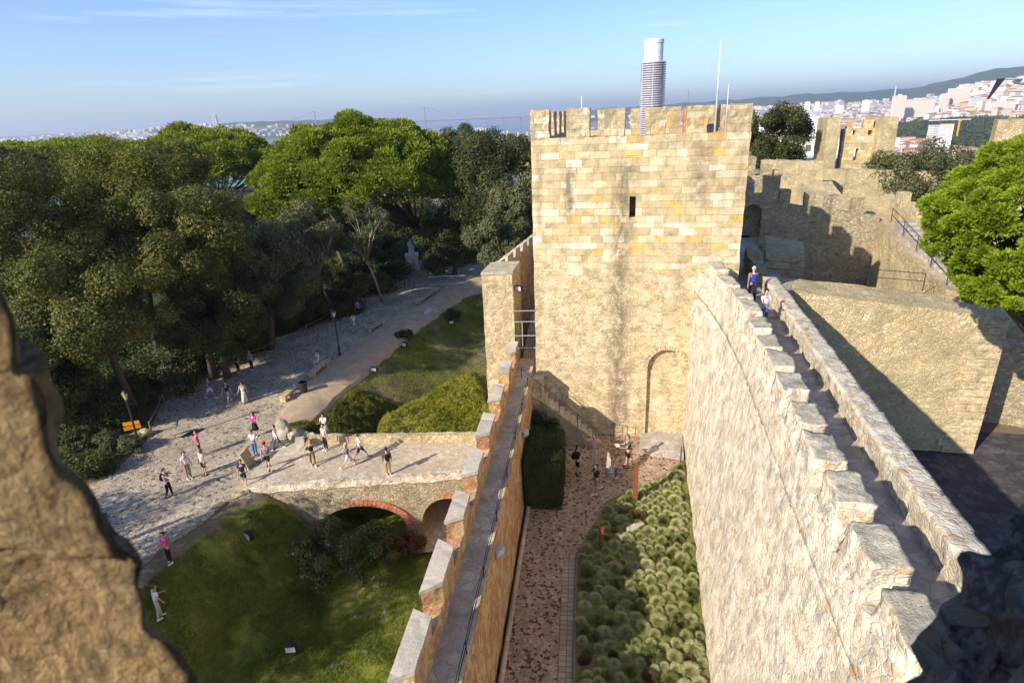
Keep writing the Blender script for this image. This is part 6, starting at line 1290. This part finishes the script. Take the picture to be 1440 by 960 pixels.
# ================================================================== STREET FURNITURE AND SMALL THINGS
def lamp(px,py,pxt,pyt,label,glass,name='street_lamp',Y=None):
    b=F(px,py); H=3.6; t=thing(name,b,label,'street lamp')
    tp=onY(pxt,pyt,b.y); H=tp.z-b.z
    m=MB(); m.lathe(b,[(.16,0),(.16,.1),(.10,.18),(.09,.7),(.06,.78),(.05,H-.75),(.07,H-.7),(.04,H-.62)],10); m.build('post',M['iron'],t)
    m=MB(); m.lathe(b+Vector((0,0,H-.62)),[(.08,0),(.17,.38),(.17,.40)],6); m.build('lantern',glass,t)
    m=MB(); m.lathe(b+Vector((0,0,H-.22)),[(.21,0),(.12,.12),(.04,.17),(.02,.25)],6); m.build('hood',M['iron'],t); return t
lamp(478,499,467,435,'dark lamp post with a clear lantern beside the dirt path',M['lamp_clear'])
lamp(198,632,176,548,'lamp post with an amber lantern over the orange signs at the wood edge',M['lamp_glass'])
lamp(590,366,583,305,'distant lamp post behind the white statue',M['lamp_clear'])
b=F(196,628); t=thing('signpost',b,'orange finger signs on a post beside the amber lamp','sign'); sp=onY(186,598,b.y); m=MB(); m.tube([b,Vector((b.x,b.y,sp.z+.35))],.03,6); m.build('post',M['iron'],t)
for k,(dz,a) in enumerate(((.18,.5),(-.12,.65))):
    c=Vector((b.x-.05,b.y-.06,sp.z+dz)); m=MB(); m.hexa([c+Vector((x,z_*a*.3,z)) for x,z_,z in ((-.42,-1,-.12),(.42,1,-.12),(.42,1.1,-.12),(-.42,-.9,-.12),(-.42,-1,.12),(.42,1,.12),(.42,1.1,.12),(-.42,-.9,.12))]); m.build('board',M['orange_sign'],t)
def bench(px,py,px2,py2,label):
    a=F(px,py); b=F(px2,py2); d=(b-a).normalized(); L_=(b-a).length; n_=Vector((-d.y,d.x,0)); mid=(a+b)/2; t=thing('stone_bench',mid,label,'bench')
    def hx(c,l,w_,z0,z1,nm): m=MB(); m.hexa([c+d*x*l/2+n_*y*w_/2+Vector((0,0,z)) for z in (z0,z1) for x,y in ((-1,-1),(1,-1),(1,1),(-1,1))],(6,3,2),amp=.015,freq=4); m.build(nm,M['platform'],t)
    hx(mid,L_,.5,.34,.48,'seat'); hx(mid+d*L_*.36,.3,.42,0,.34,'support'); hx(mid-d*L_*.36,.3,.42,0,.34,'support')
bench(436,533,462,512,'long stone bench where the person in white sits'); bench(515,469,541,456,'stone bench halfway up the dirt path'); bench(584,431,617,409,'farthest stone bench, near the pale barrier')
bench(398,566,409,556,'short stone bench by the dark bin')
b=F(428,552); t=thing('litter_bin',b,'dark round litter bin beside the dirt path','bin'); m=MB(); m.lathe(b,[(.24,0),(.30,.75),(.32,.78),(.32,.85),(.28,.86)],14); m.build('body',M['iron'],t); m=MB(); m.lathe(b+Vector((0,0,.84)),[(.27,0),(.26,.02),(.10,.02)],14); m.build('opening',M['black'],t)
def boulder(c,r,label,mat='cap',name='boulder',seed=0): m=MB(); m.blob(Vector(c)+Vector((0,0,r[2]*.6)),r,18,12,amp=r[0]*.35,freq=1.3/r[0]); own(name,c,m,[M[mat]],label,'boulder',smooth=False)
boulder(F(400,613),(.5,.35,.75),'upright grey boulder at the end of the bridge parapet'); boulder(F(414,617),(.35,.3,.35),'low boulder beside the upright grey one'); boulder(F(436,616),(.4,.25,.25),'flat stone at the start of the bridge parapet')
boulder(F(266,494),(.6,.45,.5),'pale rock by the fence in the tree shade','grey_cap')
for q,lb in (((205,612),'tan rock below the orange signpost'),((192,618),'smaller tan rock under the clipped shrub')): boulder(F(*q),(.45,.35,.3),lb,'platform')
# leaning slab and bridge stone seat
p=F(352,655,Z0); m=MB(); m.hexa([p+Vector(v) for v in ((-.1,-.45,0),(.1,-.45,0),(.15,.45,0),(-.05,.45,0),(-.35,-.45,.95),(-.22,-.45,1.0),(-.15,.4,1.05),(-.30,.4,1.0))],(3,6,6),amp=.03,freq=3); own('stone_slab',p,m,[M['platform']],'leaning flat stone slab standing on the cobbles','slab')
p=F(424,632,BZ); m=MB(); m.box(p,(.5,.35,.8),.2,n=(3,3,5),amp=.03,freq=3); own('stone_pillar',F(470,636,BZ)*0+p,m,[M['grey_cap']],'short stone block against the bridge parapet','block')
# dark gratings on the cobbles
for k,px in enumerate((264,271,278)): p=F(px,610-k*1.5,Z0+.02); m=MB(); m.box(p,(.30,1.0,.02),-.35); own('drain_grate',p,m,[M['iron']],('left of three dark grates in the cobbles','middle of three dark grates in the cobbles','right of three dark grates in the cobbles')[k],'grate','grates in the cobbles')
# rope fence along the wood edge
def fence(pts,label,h=.9):
    P=[F(*q) for q in pts]; t=thing('rail_fence',P[0],label,'fence')
    for p in P: m=MB(); m.tube([p,p+Vector((0,0,h))],.06,6); m.build('post',M['wood'],t)
    m=MB(); q=[]
    for a_,b_ in zip(P,P[1:]): q+=[a_+Vector((0,0,h*.92)),a_.lerp(b_,.5)+Vector((0,0,h*.80))]
    m.tube(q+[P[-1]+Vector((0,0,h*.92))],.03,5); m.build('rail',M['wood'],t)
fence([(352,508),(393,490),(432,470),(470,448),(505,426),(540,405),(570,388)],'low post and rail fence following the wooded side of the esplanade')
fence([(214,610),(232,570),(248,548)],'short dark rail at the wood edge near the signpost')
# crowd barrier
p0=F(604,402); p1=F(655,400); t=thing('crowd_barrier',p0,'pale metal crowd barrier at the top of the dirt path','barrier')
m=MB(); m.tube([p0+Vector((0,0,.15)),p0+Vector((0,0,1.1)),p1+Vector((0,0,1.1)),p1+Vector((0,0,.15)),p0+Vector((0,0,.15))],.03,5); m.build('frame',M['steel'],t)
m=MB(); [m.tube([p0.lerp(p1,k/16)+Vector((0,0,.15)),p0.lerp(p1,k/16)+Vector((0,0,1.1))],.014,4) for k in range(1,16)]; m.build('bars',M['steel'],t)
m=MB(); [m.tube([p+Vector((-.3,-.3,0)),p+Vector((0,0,.2)),p+Vector((.3,.3,0))],.02,4) for p in (p0,p1)]; m.build('feet',M['steel'],t)
# black bicycle-rack like barriers by the wood
p=F(563,405); t=thing('black_stand',p,'black metal stand at the upper wood edge','stand'); m=MB()
for k in range(3): q=p+Vector((k*.6,-k*.4,0)); m.tube([q,q+Vector((0,0,.9)),q+Vector((.5,.3,.9)),q+Vector((.5,.3,0))],.03,5)
m.build('frame',M['iron'],t)
# statue on its plinth
b=F(581,378); dep=b.dot(fwd)/F_PX; t=thing('statue',b,'white standing statue on a pale plinth at the far end of the esplanade','statue'); ph=20*dep/.93; sh=19*dep/.93
m=MB(); m.box(b,(1.75,1.75,.25),.1); m.box(b+Vector((0,0,.25)),(1.5,1.5,ph-.5),.1); m.box(b+Vector((0,0,ph-.25)),(1.7,1.7,.25),.1); m.build('plinth',M['white_stone'],t)
c=b+Vector((0,0,ph)); m=MB(); m.lathe(c,[(.42,0),(.40,.15),(.34,.7),(.30,sh*.5),(.34,sh*.72),(.30,sh*.80),(.12,sh*.86),(.10,sh*.88),(.15,sh*.93),(.13,sh*.98),(.05,sh)],12,sy=.8); m.tube([c+Vector((-.3,0,sh*.78)),c+Vector((-.42,-.12,sh*.58)),c+Vector((-.1,-.35,sh*.55))],[.10,.09,.07],7); m.tube([c+Vector((.3,0,sh*.78)),c+Vector((.4,-.05,sh*.55)),c+Vector((.35,-.2,sh*.4))],[.10,.09,.07],7); m.build('figure',M['white_stone'],t,smooth=True)
# white fallen branches on the bank
p=atg(597,443); t=thing('dry_branches',p,'bleached dead branches lying on the bank','branches'); g=random.Random(3); m=MB()
for k in range(9): a=g.uniform(-1,2.2); q=p+Vector((math.cos(a)*1.6,math.sin(a)*1.1,.3+g.random()*.3)); m.tube([p+Vector((g.uniform(-.3,.3),g.uniform(-.3,.3),.1)),p.lerp(q,.5)+Vector((0,0,.25)),q],[.05,.035,.012],5)
m.build('twigs',M['white_stone'],t)
for (px,py),lb in (((527,524),'floodlight on the bank nearest the yellow hedge'),((570,489),'floodlight in the middle of the bank'),((635,457),'floodlight highest on the bank'),((352,760),'grey floodlight on the lawn below the kerb'),((411,918),'dark floodlight low on the lawn near the bottom edge')): p=atg(px,py); floodlight(p,random.uniform(-.8,.8),lb,1.5,group='garden floodlights')
shrub('small dark shrub on the bank beside the middle floodlight',(atg(569,476).x,atg(569,476).y),(.8,.6,.5),M['dark'],3000,.11,seed=61,nl=14,lr=.3)
shrub('spiky dark plant high on the bank',(atg(635,448).x,atg(635,448).y),(.9,.6,.5),M['dark'],3000,.13,seed=62,nl=14,lr=.3)
g=random.Random(4); k=0
for px,py in ((497,835),(508,842),(512,826),(520,838),(528,824),(533,846),(537,868),(542,858),(515,862),(546,838),(524,812),(540,820),(497,868),(470,935),(484,930),(514,916)):
    p=atg(px,py); m=MB(); m.blob(p,(g.uniform(.12,.24),g.uniform(.12,.2),.05),10,6,amp=.05,freq=6); own('stepping_stone',p,m,[M['grey_rock']],'dark flat stone set in the lawn right of the berry bush' if py<900 else 'pale flat patch stone in the lower lawn','stone','flat stones in the lawn'); k+=1
# arch underpass floor
m=MB(); m.hexa([(-5.8,27,-22.1),(-2.9,27,-22.1),(-2.4,33,-22.1),(-5.6,33,-22.1),(-5.8,27,-21.95),(-2.9,27,-21.95),(-2.4,33,-21.9),(-5.6,33,-21.9)],(4,6,1),amp=.03); own('underpass_path',(-4.3,29,-22),m,[M['platform']],'pale paved floor seen through the smaller bridge arch','path')
# rust steel posts in the garden
for (px,py,h,lb) in ((893,705,2.0,'tall rust brown steel post beside the reading man'),(845,768,1.0,'short rust brown steel marker in the planted bed')):
    p=at(px,py,-17.25); t=thing('steel_post',p,lb,'post'); m=MB(); m.box(p,(.22,.12,h),-.2); m.build('plate',M['rust'],t); m=MB(); m.box(p,(.34,.24,.03),-.2); m.build('foot',M['rust'],t)
m=MB(); p=at(957,650,-17.25); m.tube([p,p+Vector((0,0,.9))],.03,6); own('iron_stake',p,m,[M['iron']],'thin iron stake at the corner of the rampart and the tower foot','stake')
p=at(893,742,-17.2); m=MB(); m.box(p,(.85,.32,.12),.6,n=(4,2,1),amp=.02); own('info_slab',p,m,[M['grey_cap']],'tilted grey stone tablet lying among the grass tufts','slab')
bpy.data.scenes.remove(TMP)
